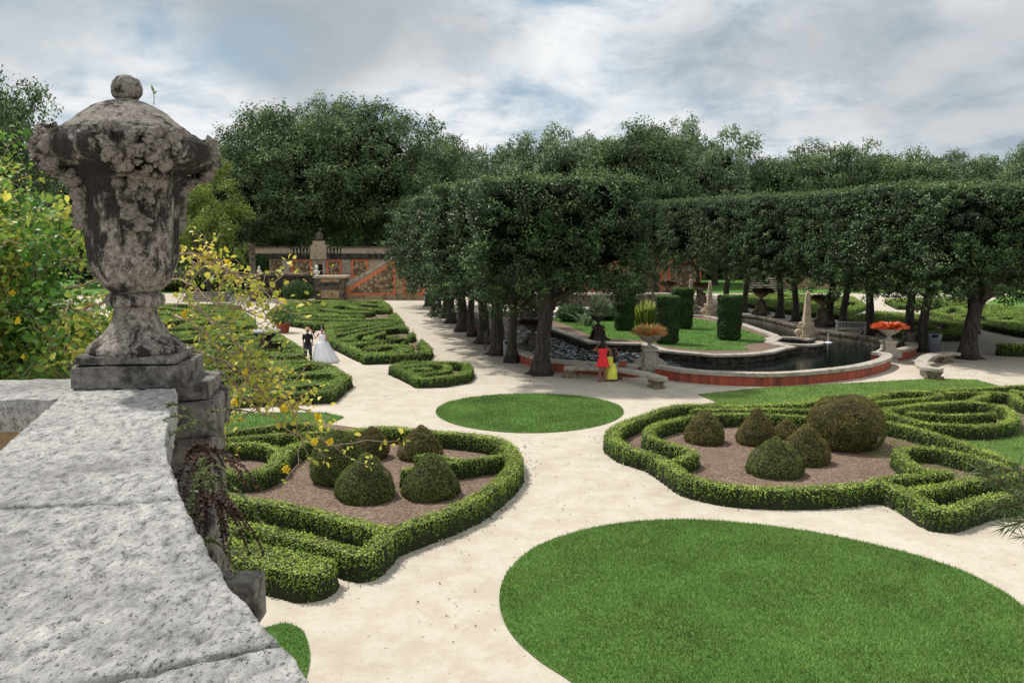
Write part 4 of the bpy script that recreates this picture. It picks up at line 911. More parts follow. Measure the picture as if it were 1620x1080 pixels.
# the far wood as one mass
b = MB(); n = 60000; X = RNG.uniform(-170, 170, n); top = 11.5 + 3.5 * (fbm(np.stack([X * .12, X * 0, X * 0], 1), 3) - .5) * 2; keep = ~((X > -52) & (X < -40))
Z = RNG.random(n) ** .7 * top; Y = 128 + RNG.uniform(0, 6, n) + (fbm(np.stack([X * .3, Z * .3, X * 0], 1), 3) - .5) * 6
b.leaves(np.stack([X, Y, Z], 1), np.tile([0, -1., .6], (n, 1)), 1.0, 0, .7, .6); b.add([(-170, 136, 0), (170, 136, 0), (170, 136, 11), (-170, 136, 11)], [(0, 1, 2, 3)], m=1)
o = b.build('far_wood', [M['wood'], M['hedge_in']]); tag(o, 'dense dark mass of far woodland filling the background behind the trees', 'woodland', kind='stuff')
# ------------------------------------------------------------------ back wall
def wx(px, d): return (px - 810) / F * d * 1.0
def X_(px, d): return at(px, 430, d=d).x
def Z_(py, d): return at(810, py, d=d).z
D1 = 81.0; D2 = 87.0
gw = thing('terrace_wall', (0, D2, 0), 'long far terrace wall with orange framed rubble panels and dark balustrade', 'wall')
def part(name, m, par, boxes, y0):
    b = MB()
    for (a0, a1, b0, b1, yy0, yy1) in boxes: b.bx(a0, a1, yy0 - y0, yy1 - y0, b0, b1)
    return b.build(name, m, par)
x = lambda px: X_(px, D2); z = lambda py: Z_(py, D2)
part('wall_face', M['tanstone'], gw, [(x(427), x(1100), 0, z(410), D2, D2 + 2)], D2)
part('cornice', M['blackstone'], gw, [(x(424), x(1100), z(410), z(401), D2 - .25, D2 + 2)], D2)
part('rail', M['dstone'], gw, [(x(398), x(1100), z(392.5), z(390), D2 - .15, D2 + .25)], D2)
part('parapet', M['tanstone'], gw, [(x(400), x(461), z(401), z(392.5), D2 - .05, D2 + .15), (x(541), x(700), z(401), z(392.5), D2 - .05, D2 + .15)], D2)
for k in range(15):
    px = 463 + k * 5.3
    if 493 < px < 517: continue
    b = MB(); b.lathe([(.10, z(401)), (.10, z(400)), (.14, z(398.5)), (.08, z(395)), (.07, z(394)), (.11, z(392.5))], (x(px), .05, 0), 8); b.build('baluster', M['stone'], gw)
part('pier', M['tanstone'], gw, [(x(493), x(518), z(410), z(388), D2 - .4, D2 + .8), (x(497), x(514), z(388), z(381), D2 - .3, D2 + .6)], D2)
for a0, a1, fr in ((429, 447, 0), (461, 494, 1), (517, 541, 1), (556, 583, 1)):
    q = part('panel', M['rubble'], gw, [(x(a0 + 3 * fr), x(a1 - 3 * fr), z(436), z(412), D2 - .06, D2 + .1)], D2)
    if fr: part('panel_frame', M['orange'], q, [(x(a0), x(a1), z(413), z(411), D2 - .1, D2), (x(a0), x(a1), z(438), z(435.5), D2 - .1, D2), (x(a0), x(a0 + 3), z(435.4), z(413.1), D2 - .1, D2), (x(a1 - 3), x(a1), z(435.4), z(413.1), D2 - .1, D2)], D2)
part('door', M['dark'], gw, [(x(503), x(510.5), z(437), z(418), D2 - .05, D2 + .1)], D2)
for a0, a1 in ((495, 502), (511, 516), (447.5, 459), (542, 555)):
    part('pilaster', M['stone'], gw, [(x(a0), x(a1), z(438) , z(410.5), D2 - .14, D2)] , D2)
for k in range(6): part('louvre', M['stone'], gw, [(x(543), x(554), z(434 - k * 3.6), z(432.4 - k * 3.6), D2 - .24, D2 - .1)], D2)
for px in range(640, 1080, 60):
    q = part('panel', M['rubble'], gw, [(x(px), x(px + 45), z(460), z(415), D2 - .06, D2 + .1)], D2)
    part('panel_frame', M['orange'], q, [(x(px - 4), x(px + 49), z(415), z(410.6), D2 - .1, D2), (x(px - 4), x(px), z(463), z(415.1), D2 - .1, D2), (x(px + 45), x(px + 49), z(463), z(415.1), D2 - .1, D2)], D2)
# stair wall in front
x1_ = lambda px: X_(px, D1); z1_ = lambda py: Z_(py, D1)
sw = thing('stair_wall', (0, D1, 0), 'sloping stair wall with orange framed triangular rubble panel left of the tree row', 'wall')
def prism(name, m, par, pts, y0, y1):
    b = MB(); k = len(pts); V = [(a, y0, c) for a, c in pts] + [(a, y1, c) for a, c in pts]
    T = tessellate_polygon([[Vector((a, 0, c)) for a, c in pts]])
    b.add(V, [(i, (i + 1) % k, k + (i + 1) % k, k + i) for i in range(k)], list(T) + [(t[2] + k, t[1] + k, t[0] + k) for t in T]); return b.build(name, m, par)
prism('wall_face', M['tanstone'], sw, [(x1_(538), 0), (x1_(700), 0), (x1_(700), z1_(440)), (x1_(640), z1_(407)), (x1_(625), z1_(405)), (x1_(538), z1_(457))], 0, 2.0)
prism('sloping_rail', M['stone'], sw, [(x1_(536), z1_(460)), (x1_(624), z1_(409)), (x1_(624), z1_(404)), (x1_(536), z1_(454))], -.12, .5)
prism('orange_band', M['orange'], sw, [(x1_(543), z1_(466)), (x1_(625), z1_(466)), (x1_(625), z1_(411)), (x1_(543), z1_(460))], -.05, .1)
prism('panel', M['rubble'], sw, [(x1_(549), z1_(463)), (x1_(621), z1_(463)), (x1_(621), z1_(418))], -.09, .1)
part('pilaster', M['ochre'], sw, [(x1_(625.5), x1_(637), z1_(466), z1_(408), D1 - .12, D1 + .1)], D1)
prism('orange_band', M['orange'], sw, [(x1_(637.5), z1_(466)), (x1_(672), z1_(466)), (x1_(672), z1_(444)), (x1_(637.5), z1_(410))], -.05, .1)
prism('panel', M['rubble'], sw, [(x1_(641), z1_(463)), (x1_(667), z1_(463)), (x1_(667), z1_(445)), (x1_(641), z1_(419))], -.09, .1)
part('plinth_course', M['ochre'], sw, [(x1_(543), x1_(680), .0, z1_(466.5), D1 - .1, D1 + .1)], D1)
pd = thing('podium', (0, D1 - 1, 0), 'carved ochre stone podium carrying a white bust at the foot of the stair', 'podium')
D3 = D1 - 1; x3 = lambda px: X_(px, D3); z3 = lambda py: Z_(py, D3)
part('block', M['dstone'], pd, [(x3(497), x3(544), 0, z3(439), D3, D3 + 2.5)], D3)
part('capping', M['tanstone'], pd, [(x3(495), x3(546), z3(440), z3(436.5), D3 - .12, D3 + 2.6)], D3)
part('ochre_panel', M['ochre'], pd, [(x3(507), x3(536), z3(472), z3(459), D3 - .05, D3 + .05), (x3(507), x3(536), z3(446), z3(441), D3 - .05, D3 + .05)], D3)
part('dark_panel', M['blackstone'], pd, [(x3(507), x3(536), z3(452), z3(447), D3 - .05, D3 + .05)], D3)
lw = thing('low_wall', (0, D1 + 2, 0), 'low dark retaining wall with dark coping left of the carved podium', 'wall')
D4 = D1 + 2; x4 = lambda px: X_(px, D4); z4 = lambda py: Z_(py, D4)
part('wall_face', M['blackstone'], lw, [(x4(405), x4(498), 0, z4(437), D4, D4 + 1)], D4); part('capping', M['dstone'], lw, [(x4(403), x4(498), z4(437), z4(434), D4 - .15, D4 + 1.1)], D4)
def bust(px, py, d, hpx, label):
    zb = Z_(py, d); s = hpx / F * d; t = thing('bust', (X_(px, d), d, zb), label, 'bust', 'white busts by the far wall')
    b = MB(); b.lathe([(.22 * s, 0), (.2 * s, .08 * s), (.1 * s, .14 * s), (.12 * s, .2 * s)], n=12); b.build('socle', M['marble'], t)
    b = MB(); b.blob((0, 0, .36 * s), .26 * s, 9, 0, .08, 2, (1.15, .7, .75)); b.tube([(0, 0, .45 * s), (0, 0, .66 * s)], [.12 * s, .09 * s], 9); b.blob((0, 0, .8 * s), .16 * s, 9, 0, .06, 3, (.85, .95, 1.2)); b.blob((0, -.15 * s, .78 * s), .03 * s, 5); b.blob((0, .03 * s, .86 * s), .16 * s, 7, 0, .25, 5); b.build('figure', M['marble'], t)
bust(501, 436.5, D3 + .8, 17, 'white bust on the ochre carved podium'); bust(410, 434, D4 + .2, 13, 'smaller white bust on the low dark wall near the slim column')
t = thing('stone_statue', (X_(506, D2), D2 + .1, Z_(381, D2)), 'dark seated stone statue on the pier above the far balustrade', 'statue'); b = MB()
b.blob((0, 0, .25), .42, 9, sq=(1, .8, .6)); b.tube([(-.05, 0, .2), (0, 0, .7), (.12, 0, .98)], [.3, .27, .14], 10, 0, .1); b.blob((.14, 0, 1.22), .15, 8); b.tube([(.2, 0, .85), (.42, -.1, .6), (.3, -.2, .35)], [.09, .08, .07]); b.tube([(-.1, 0, .85), (-.3, -.1, .6), (-.15, -.2, .35)], [.09, .08, .07]); b.tube([(0, 0, .3), (.3, -.25, .35), (.35, -.3, 0)], [.15, .13, .1]); b.build('figure', M['dstone'], t)
b = MB(); b.box((0, 0, .03), (.5, .4, .05)); b.build('base', M['dstone'], t)
t = thing('stone_column', (X_(400, 79), 79, 0), 'slim grey stone column left of the panelled wall', 'column'); b = MB(); b.lathe([(.42, 0), (.42, .3), (.32, .4), (.30, Z_(388, 79)), (.4, Z_(386, 79)), (.4, Z_(384, 79))], n=14); b.build('shaft', M['dstone'], t)
def steps(name, px0, px1, py, d, n, h, label, mt='stone', dz=.34):
    t = thing(name, (X_((px0 + px1) / 2, d), d, 0), label, 'steps'); w = (X_(px1, d) - X_(px0, d)) / 2
    for k in range(n): b = MB(); b.bx(-w, w, k * dz + .02, k * dz + .5, 0 if k == 0 else h * k, h * (k + 1) - .06); b.bx(-w, w, k * dz - .02, k * dz + .5, h * (k + 1) - .06, h * (k + 1), 1); b.build('step', [M['blackstone'], M[mt]], t)
steps('garden_steps', 285, 356, 478, 78, 5, .17, 'low pale garden steps rising to the far left lawn')
steps('garden_steps', 460, 497, 476, 83, 6, .2, 'narrow steps between the glossy bush and the carved podium')
steps('wall_steps', 843, 862, 455, 86, 9, .24, 'steep white edged steps framed by the twin shaded obelisks', 'marble', .1)
steps('wall_steps', 1185, 1245, 455, 95, 6, .25, 'far steps glimpsed between the trunks above the back parterre')
lb_ = thing('back_ledge', (0, 72, 0), 'long low grey ledge at the far end of the island behind the obelisks', 'wall'); b = MB(); b.bx(X_(805, 72), X_(1060, 72), 0, 1.0, 0, Z_(467, 72)); b.build('wall_face', M['dstone'], lb_); b = MB(); b.bx(X_(803, 72), X_(1062, 72), -.1, 1.1, Z_(467, 72), Z_(464, 72)); b.build('capping', M['rim'], lb_)
rw = thing('garden_wall', (0, 100, 0), 'pale stone garden wall seen through the right tree row', 'wall'); b = MB(); b.bx(X_(1180, 100), X_(1560, 100), 0, 1.2, 0, Z_(436, 100)); b.build('wall_face', M['ochre'], rw)
b = MB(); b.bx(X_(1180, 100), X_(1562, 100), -.2, 1.3, Z_(436, 100), Z_(433, 100)); b.build('capping', M['dstone'], rw)
# ------------------------------------------------------------------ people
def limb(b, pts, rads, n=10):
    b.tube(pts, rads, n)
    for p, r in zip(pts, rads): b.blob(tuple(p), r, 5, 0, 0)
def fuse(o, vox, sm=2):
    md = o.modifiers.new('r', 'REMESH'); md.mode = 'VOXEL'; md.voxel_size = vox; md.use_smooth_shade = True
    if sm: s = o.modifiers.new('s', 'SMOOTH'); s.iterations = sm; s.factor = .5
    dg = bpy.context.evaluated_depsgraph_get(); me = bpy.data.meshes.new_from_object(o.evaluated_get(dg)); mats = [m for m in o.data.materials]
    o.modifiers.clear(); o.data = me; me.materials.clear()
    for m in mats: me.materials.append(m)
    for p_ in me.polygons: p_.use_smooth = True
    return o
def body(t, J, skin, s=1.0):
    b = MB(); V = Vector
    limb(b, [J['pelvis'], J['waist'], J['chest'], J['neck0']], [.13 * s, .105 * s, .125 * s, .06 * s])
    for sd in ('l', 'r'):
        limb(b, [J['sh' + sd], J['el' + sd], J['wr' + sd]], [.052 * s, .038 * s, .026 * s]); limb(b, [J['chest'] + V((0, 0, .06)), J['sh' + sd]], [.075 * s, .055 * s])
        limb(b, [J['hip' + sd], J['kn' + sd], J['an' + sd]], [.09 * s, .058 * s, .038 * s]); limb(b, [J['an' + sd] - V((0, 0, .03)), J['toe' + sd]], [.042 * s, .026 * s])
        w = J['wr' + sd]; d = (w - J['el' + sd]).normalized(); a = d.cross(V((.2, .3, 1))).normalized(); nrm = d.cross(a)
        limb(b, [w, w + d * .08], [.024 * s, .032 * s])
        for k in range(4):
            q = w + d * .085 + a * (.021 * (k - 1.5)); L = (.062, .072, .066, .05)[k]; limb(b, [q, q + d * L * .5 + nrm * .008, q + d * L + nrm * .028], [.0095, .009, .0075], 6)
        q = w + d * .03 + a * -.025; limb(b, [q, q + d * .03 - a * .025, q + d * .06 - a * .03 + nrm * .015], [.012, .0105, .009], 6)
    limb(b, [J['neck0'], J['neck1']], [.052 * s, .048 * s]); h = J['head']; f = J['face']
    b.blob(tuple(h), .1, 9, 0, 0, sq=(.80, .92, 1.18)); b.blob(tuple(h + f * .035 - V((0, 0, .065))), .06, 7, 0, 0, sq=(.9, 1, .9)); b.blob(tuple(h + f * .105 - V((0, 0, .02))), .017, 5, 0, 0, sq=(.8, 1, 1.4))
    sdv = f.cross(V((0, 0, 1)))
    for s_ in (-1, 1): b.blob(tuple(h + sdv * s_ * .082 - V((0, 0, .015))), .022, 5, 0, 0, sq=(.6, 1, 1.4))
    o = fuse(b.build('body', skin, t), .011, 3)
    for s_ in (-1, 1): b = MB(); b.blob(tuple(h + sdv * s_ * .032 + f * .082), .012, 5, 0, 0); b.build('eye', M['black'], t)
    b = MB(); b.blob(tuple(h + f * .092 - V((0, 0, .06))), .02, 5, 0, 0, sq=(1.2, .6, .45)); b.build('mouth', M['lip'], t)
    return o
def stand(h=1.62, facing=1, step=0.0):
    V = Vector; k = h / 1.62; f = V((0, facing, 0)); J = {}
    J['pelvis'] = V((0, 0, .88)); J['waist'] = V((0, 0, 1.02)); J['chest'] = V((0, 0, 1.2)); J['neck0'] = V((0, 0, 1.34)); J['neck1'] = V((0, 0, 1.42)) ; J['head'] = V((0, 0, 1.51)) + f * .01; J['face'] = f
    for sd, s in (('l', -1), ('r', 1)):
        J['sh' + sd] = V((s * .17, 0, 1.29)); J['el' + sd] = V((s * .22, -.03 * facing, 1.03)); J['wr' + sd] = V((s * .21, .05 * facing, .80))
        J['hip' + sd] = V((s * .09, 0, .86)); J['kn' + sd] = V((s * .10, s * step * .5 + .02 * facing, .47)); J['an' + sd] = V((s * .10, s * step, .08)); J['toe' + sd] = V((s * .12, s * step + .14 * facing, .03))
    for a in J:
        if a != 'face': J[a] = J[a] * k
    return J
def cloth(t, name, m, segs, vox=.014): 
    b = MB()
    for pts, rads in segs: limb(b, [Vector(p) for p in pts], rads, 14)
    return fuse(b.build(name, m, t), vox, 2)
def ring_dress(t, name, m, rings, n=40, folds=0, amp=.03):
    b = MB(); V = []; a = np.linspace(0, 2 * PI, n, endpoint=False)
    for (cx, cy, cz, rx, ry) in rings:
        w = 1 + (amp * np.sin(a * folds + cz * 3) * (1 if folds else 0)) * max(0, 1 - cz / rings[-1][2]) * 1.5
        V.append(np.stack([cx + np.cos(a) * rx * w, cy + np.sin(a) * ry * w, np.full(n, cz)], 1))
    k = len(rings); Q = [(i * n + j, i * n + (j + 1) % n, (i + 1) * n + (j + 1) % n, (i + 1) * n + j) for i in range(k - 1) for j in range(n)]
    b.add(np.concatenate(V), Q, smooth=True); return b.build(name, m, t)
# woman in red, seen from behind
p = at(953, 604); t = thing('person', p, 'woman in short red dress standing with her back turned, arms raised to her face', 'person'); J = stand(1.66, 1); V = Vector
J['ell'] = V((-.36, .12, 1.28)); J['wrl'] = V((-.16, .28, 1.46)); J['elr'] = V((.34, .16, 1.26)); J['wrr'] = V((.14, .30, 1.44)); body(t, J, M['skin'])
ring_dress(t, 'dress', M['reddress'], [(0, 0, .64, .27, .22), (0, 0, .78, .235, .20), (0, 0, .92, .20, .165), (0, 0, 1.06, .145, .125), (0, 0, 1.20, .175, .14), (0, 0, 1.30, .19, .13), (0, 0, 1.37, .16, .10), (0, 0, 1.385, .09, .07)], 40, 9, .05)
b = MB(); b.blob((0, -.02, 1.57), .125, 9, 0, .12, 4, (.95, 1, 1.1)); b.blob((0, -.05, 1.47), .10, 8, 0, .15, 4, (.9, .7, 1.1)); b.build('hair', M['hair'], t)
for s in (-1, 1): b = MB(); b.box((s * .12, .06, .02), (.045, .12, .018)); b.build('sandal', M['shoe'], t)
# woman in yellow, seated facing camera
p = at(967, 602); q = Vector((p.x, p.y + .3, 0)); t = thing('person', q, 'woman in long yellow dress seated on the curved bench with one hand in her hair', 'person'); J = stand(1.6, -1); dz = V((0, 0, -.36))
for a in ('pelvis', 'waist', 'chest', 'neck0', 'neck1', 'head', 'shl', 'shr', 'ell', 'elr', 'wrl', 'wrr'): J[a] = J[a] + dz
for s, sd in ((-1, 'l'), (1, 'r')): J['hip' + sd] = V((s * .09, 0, .53)); J['kn' + sd] = V((s * .12, -.42, .50)); J['an' + sd] = V((s * .13, -.45, .09)); J['toe' + sd] = V((s * .14, -.58, .03))
J['elr'] = V((.36, -.08, 1.0)); J['wrr'] = V((.22, -.05, 1.22)); J['ell'] = V((-.22, -.1, .70)); J['wrl'] = V((-.10, -.32, .60)); body(t, J, M['skin'])
ring_dress(t, 'dress', M['yellowdress'], [(0, -.47, .10, .23, .13), (0, -.46, .25, .22, .14), (0, -.38, .42, .215, .22), (0, -.22, .52, .21, .33), (0, -.12, .60, .20, .24), (0, -.02, .68, .15, .14), (0, 0, .80, .15, .125), (0, 0, .90, .165, .13), (0, 0, .97, .13, .10)], 40, 8, .04)
b = MB(); b.blob((0, .02, 1.2), .12, 9, 0, .12, 4, (.95, .95, 1.1)); b.tube([(.09, 0, 1.2), (.14, -.05, 1.05), (.15, -.1, .85), (.13, -.12, .70)], [.05, .07, .06, .03], 9, 0, .1); b.tube([(-.09, .02, 1.2), (-.12, .02, 1.05), (-.12, .02, .88)], [.05, .05, .03], 9, 0, .1); b.build('hair', M['hair'], t)
# handbag on the bench
p = at(985, 579, .47); t = thing('handbag', p, 'brown leather handbag lying on the curved bench right of the seated woman', 'handbag'); b = MB(); b.box((0, 0, .10), (.17, .08, .10), taper=.85); b.build('bag_body', M['bag'], t); b = MB(); b.tube([(-.1, 0, .19), (-.06, 0, .28), (.06, 0, .28), (.1, 0, .19)], .01, 6); b.build('strap', M['bag'], t)
# groom
p = at(488, 572); t = thing('person', p, 'man in black shirt, dark trousers and straw hat walking beside the bride', 'person'); t.scale = (.93, .93, .93); J = stand(1.72, -1, .12); J['wrr'] = V((.28, -.12, .95)); body(t, J, M['skin2'])
cloth(t, 'shirt', M['black'], [([(0, 0, .92), (0, 0, 1.1), (0, 0, 1.28), (0, 0, 1.38)], [.155, .14, .16, .1]), ([(-.10, 0, 1.34), (-.19, 0, 1.36), (-.235, .01, 1.18)], [.09, .08, .06]), ([(.10, 0, 1.34), (.19, 0, 1.36), (.235, .01, 1.18)], [.09, .08, .06])])
cloth(t, 'trousers', M['darkjean'], [([(-.09, 0, .93), (J['knl'].x, J['knl'].y, .5), (J['anl'].x, J['anl'].y, .1)], [.12, .085, .065]), ([(.09, 0, .93), (J['knr'].x, J['knr'].y, .5), (J['anr'].x, J['anr'].y, .1)], [.12, .085, .065])])
b = MB(); b.lathe([(.19, 1.66), (.19, 1.675), (.11, 1.68), (.10, 1.77), (.05, 1.79), (.01, 1.785)], n=18); b.build('hat', M['straw'], t); b = MB(); b.blob((0, .03, 1.60), .1, 8, 0, .1); b.build('hair', M['hair'], t)
# bride
p = at(511, 572); t = thing('person', p, 'bride in a billowing white gown holding flowers up near her dark hair', 'person'); J = stand(1.66, -1); J['ell'] = V((-.32, -.05, 1.12)); J['wrl'] = V((-.38, -.12, 1.36)); J['wrr'] = V((.22, -.1, 1.05)); body(t, J, M['skin2'])
ring_dress(t, 'gown', M['gown'], [(.12, .1, .01, .62, .60), (.10, .08, .15, .57, .55), (.05, .05, .45, .47, .45), (0, .02, .75, .36, .34), (0, 0, .95, .26, .24), (0, 0, 1.06, .15, .13), (0, 0, 1.2, .17, .13), (0, 0, 1.30, .16, .11), (0, 0, 1.32, .13, .08)], 64, 13, .05)
b = MB(); b.blob((0, .03, 1.60), .115, 8, 0, .15); b.blob((.0, .1, 1.62), .08, 7, 0, .2); b.build('hair', M['hair'], t)
tq = thing('bouquet', (p.x - .38, p.y - .14, 1.48), 'small dark leafed bouquet with a bright flower in the raised hand of the bride', 'bouquet'); b = MB(); n = 120; a = RNG.normal(0, 1, (n, 3)); b.leaves(a * .055, a, .07, 0); b.build('foliage', M['dead'], tq); b = MB(); b.blob((0, -.04, .02), .04, 6); b.build('flower', M['brom_orange'], tq)
# seated far visitor
p = at(688, 497); q = Vector((p.x + .15, p.y, 0)); t = thing('person', q, 'seated visitor in white top and dark shorts on the far bench under the left row', 'person', rz=-PI / 2); J = stand(1.65, -1)
for a in ('pelvis', 'waist', 'chest', 'neck0', 'neck1', 'head', 'shl', 'shr', 'ell', 'elr', 'wrl', 'wrr'): J[a] = J[a] + V((0, 0, -.37))
for s, sd in ((-1, 'l'), (1, 'r')): J['hip' + sd] = V((s * .1, 0, .53)); J['kn' + sd] = V((s * .14, -.44, .50)); J['an' + sd] = V((s * .13, -.5 + .1 * s, .09)); J['toe' + sd] = V((s * .14, -.64 + .1 * s, .03)); J['wr' + sd] = V((s * .1, -.28, .62)); J['el' + sd] = V((s * .24, -.05, .70))
body(t, J, M['skin2']); cloth(t, 'top', M['whitecloth'], [([(0, 0, .58), (0, 0, .75), (0, 0, .92), (0, 0, 1.0)], [.16, .145, .155, .08]), ([(-.1, 0, .95), (-.18, 0, .94), (-.22, -.02, .80)], [.08, .07, .055]), ([(.1, 0, .95), (.18, 0, .94), (.22, -.02, .80)], [.08, .07, .055])])
cloth(t, 'shorts', M['navy'], [([(-.09, .02, .55), (-.13, -.36, .51)], [.13, .10]), ([(.09, .02, .55), (.13, -.36, .51)], [.13, .10])]); b = MB(); b.blob((0, .03, 1.2), .11, 8, 0, .12); b.build('hair', M['hair'], t)
# far visitor in blue
p = Vector((X_(832, 71.5), 71.5, 0)); zz = Z_(464.5, 72); t = thing('person', (p.x, 72.4, zz), 'far visitor in blue shirt and white shorts standing beyond the twin obelisks', 'person'); J = stand(1.7, -1); body(t, J, M['skin2'])
cloth(t, 'shirt', M['blue'], [([(0, 0, .92), (0, 0, 1.1), (0, 0, 1.26), (0, 0, 1.36)], [.15, .14, .16, .1]), ([(-.1, 0, 1.34), (-.19, 0, 1.34), (-.23, 0, 1.15)], [.08, .07, .06]), ([(.1, 0, 1.34), (.19, 0, 1.34), (.23, 0, 1.15)], [.08, .07, .06])]); cloth(t, 'shorts', M['whitecloth'], [([(-.09, 0, .9), (-.11, 0, .52)], [.12, .1]), ([(.09, 0, .9), (.11, 0, .52)], [.12, .1])]); b = MB(); b.blob((0, .02, 1.62), .11, 8, 0, .12); b.build('hair', M['hair'], t)
# ------------------------------------------------------------------ foreground balustrade
ZT = HC - .59
pairs = [((112, 612), (279, 612)), ((60, 660), (270, 660)), ((0, 712), (264, 702)), ((-60, 765), (275, 742)), ((-110, 808), (292, 788)), ((-160, 880), (322, 850)), ((-200, 960), (357, 908)), ((-230, 1050), (402, 965)), ((-250, 1165), (446, 1014)), ((-300, 1400), (540, 1120)), ((-350, 1700), (680, 1270))]
Lw = world(smooth_px([a for a, _ in pairs], 24), ZT); Rw = world(smooth_px([b_ for _, b_ in pairs], 24), ZT)
bal = thing('balustrade', (0, 0, 0), 'long curving grey balustrade wall with pitted coping filling the lower left foreground', 'balustrade')
def slab(i0, i1, th, parent, name='coping_stone', inset=0, m='coping', ztop=ZT, jit=.006):
    b = MB(); V = []; nc = 70; ns = 10
    for i in range(i0, i1 + 1):
        l = np.array([*Lw[i], ztop]); r = np.array([*Rw[i], ztop]); e = (r - l) / np.linalg.norm(r - l); l = l + e * inset; r = r - e * inset
        top = [l + (r - l) * (k / (nc - 1)) for k in range(nc)]; side = [r - np.array([0, 0, th * (k + 1) / ns]) for k in range(ns)]; bot = [l + (r - l) * (1 - k / 6) - np.array([0, 0, th]) for k in range(1, 7)]; sl = [l - np.array([0, 0, th * (1 - (k + 1) / ns)]) for k in range(ns - 1)]
        V += top + side + bot + sl
    V = np.array(V); w = nc + ns + 6 + ns - 1; n = i1 - i0 + 1
    j = np.arange(len(V)) % w
    nz = (fbm(V * np.array([14, 9, 14]), 5, 2) - .5) * jit * 1.9 + (fbm(V * np.array([70, 48, 70]), 3, 6) - .5) * jit * 1.5
    pit = vnoise(V * np.array([32, 20, 32]), 12); pit = -np.clip(pit - .72, 0, 1) * jit * 7
    topm = (j < nc); V[topm, 2] += (nz + pit)[topm]
    ex = (fbm(V * 22, 4, 8) - .5) * jit * 3.0; edge = (j >= nc - 2) & (j < nc + ns); V[edge, 0] += ex[edge] * 1.0
    V[(j >= nc - 1) & (j <= nc), 2] -= jit * .9; V[(j >= nc - 1) & (j <= nc), 0] -= jit * .8
    ii = np.arange(len(V)) // w; en = ((ii == 0) | (ii == n - 1)) & topm; V[en, 2] -= .030; en2 = ((ii == 1) | (ii == n - 2)) & topm; V[en2, 2] -= .010 * (vnoise(V[en2] * 30, 7))
    a = np.arange(n - 1)[:, None] * w; c = np.arange(w)[None]; c2 = (c + 1) % w
    Q = np.stack([a + c, a + w + c, a + w + c2, a + c2], 2).reshape(-1, 4); b.add(V, Q, smooth=True)
    for s in (0, n - 1): b.add(V[s * w:(s + 1) * w], None, [(0, t_, t_ + 1) for t_ in range(1, w - 1)])
    return b.build(name, M[m], parent)
E1 = 24 * 4; E2 = 24 * 8
slab(0, E1, .13, bal); slab(E1, E2, .13, bal); slab(E2, len(Lw) - 1, .13, bal)
slab(0, len(Lw) - 1, 1.2, bal, 'wall_body', .07, 'pier', ZT - .13, .010)
# re-drop the joints slightly apart is given by the worn edges of each stone
# lower wall right side down to the ground
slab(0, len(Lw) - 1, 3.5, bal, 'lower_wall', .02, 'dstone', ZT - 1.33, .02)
# projecting block
p = at(378, 905, 4.35); t = thing('stone_block', (p.x, p.y + .05, 4.18), 'short grey stone block jutting from the wall below the coping', 'stone block')
b = MB(); b.box((-.06, 0, .05), (.12, .06, .085)); o = b.build('block_face', M['pier'], t)
sb = o.modifiers.new('b', 'BEVEL'); sb.width = .012; sb.segments = 3
# left parapet
lp = thing('parapet', (-2.6, 3.3, 0), 'rough grey parapet stone running left behind the urn with an ochre patch below', 'parapet')
b = MB(); nx_, ny_ = 60, 20; X, Y = np.meshgrid(np.linspace(-1.6, .83, nx_), np.linspace(-.26, .20, ny_)); Pz = ZT + (n2(X, Y, 14, 4, 3) - .5) * .02 - .004
V_ = np.stack([X, Y, Pz], 2).reshape(-1, 3); id_ = np.arange(nx_ * ny_).reshape(ny_, nx_); b.add(V_, np.stack([id_[:-1, :-1], id_[:-1, 1:], id_[1:, 1:], id_[1:, :-1]], 2).reshape(-1, 4), smooth=True)
fr = V_[:nx_]; Vs = [fr]; 
for k in range(1, 7): q = fr.copy(); q[:, 2] = ZT - .022 * k; q[:, 1] += (fbm(q * 25, 3, 4) - .5) * .03 + (.004 if k > 4 else -.004); Vs.append(q)
Vs = np.concatenate(Vs); a_ = np.arange(6)[:, None] * nx_; c_ = np.arange(nx_ - 1)[None]; b.add(Vs, np.stack([a_ + c_, a_ + nx_ + c_, a_ + nx_ + c_ + 1, a_ + c_ + 1], 2).reshape(-1, 4), smooth=True); b.bx(-1.6, .83, -.235, .2, ZT - .14, ZT - .025)
b.build('coping_stone', M['coping'], lp); b = MB(); b.bx(-1.6, .83, -.20, .16, 3.4, ZT - .14); b.build('wall_face', M['ochre'], lp)
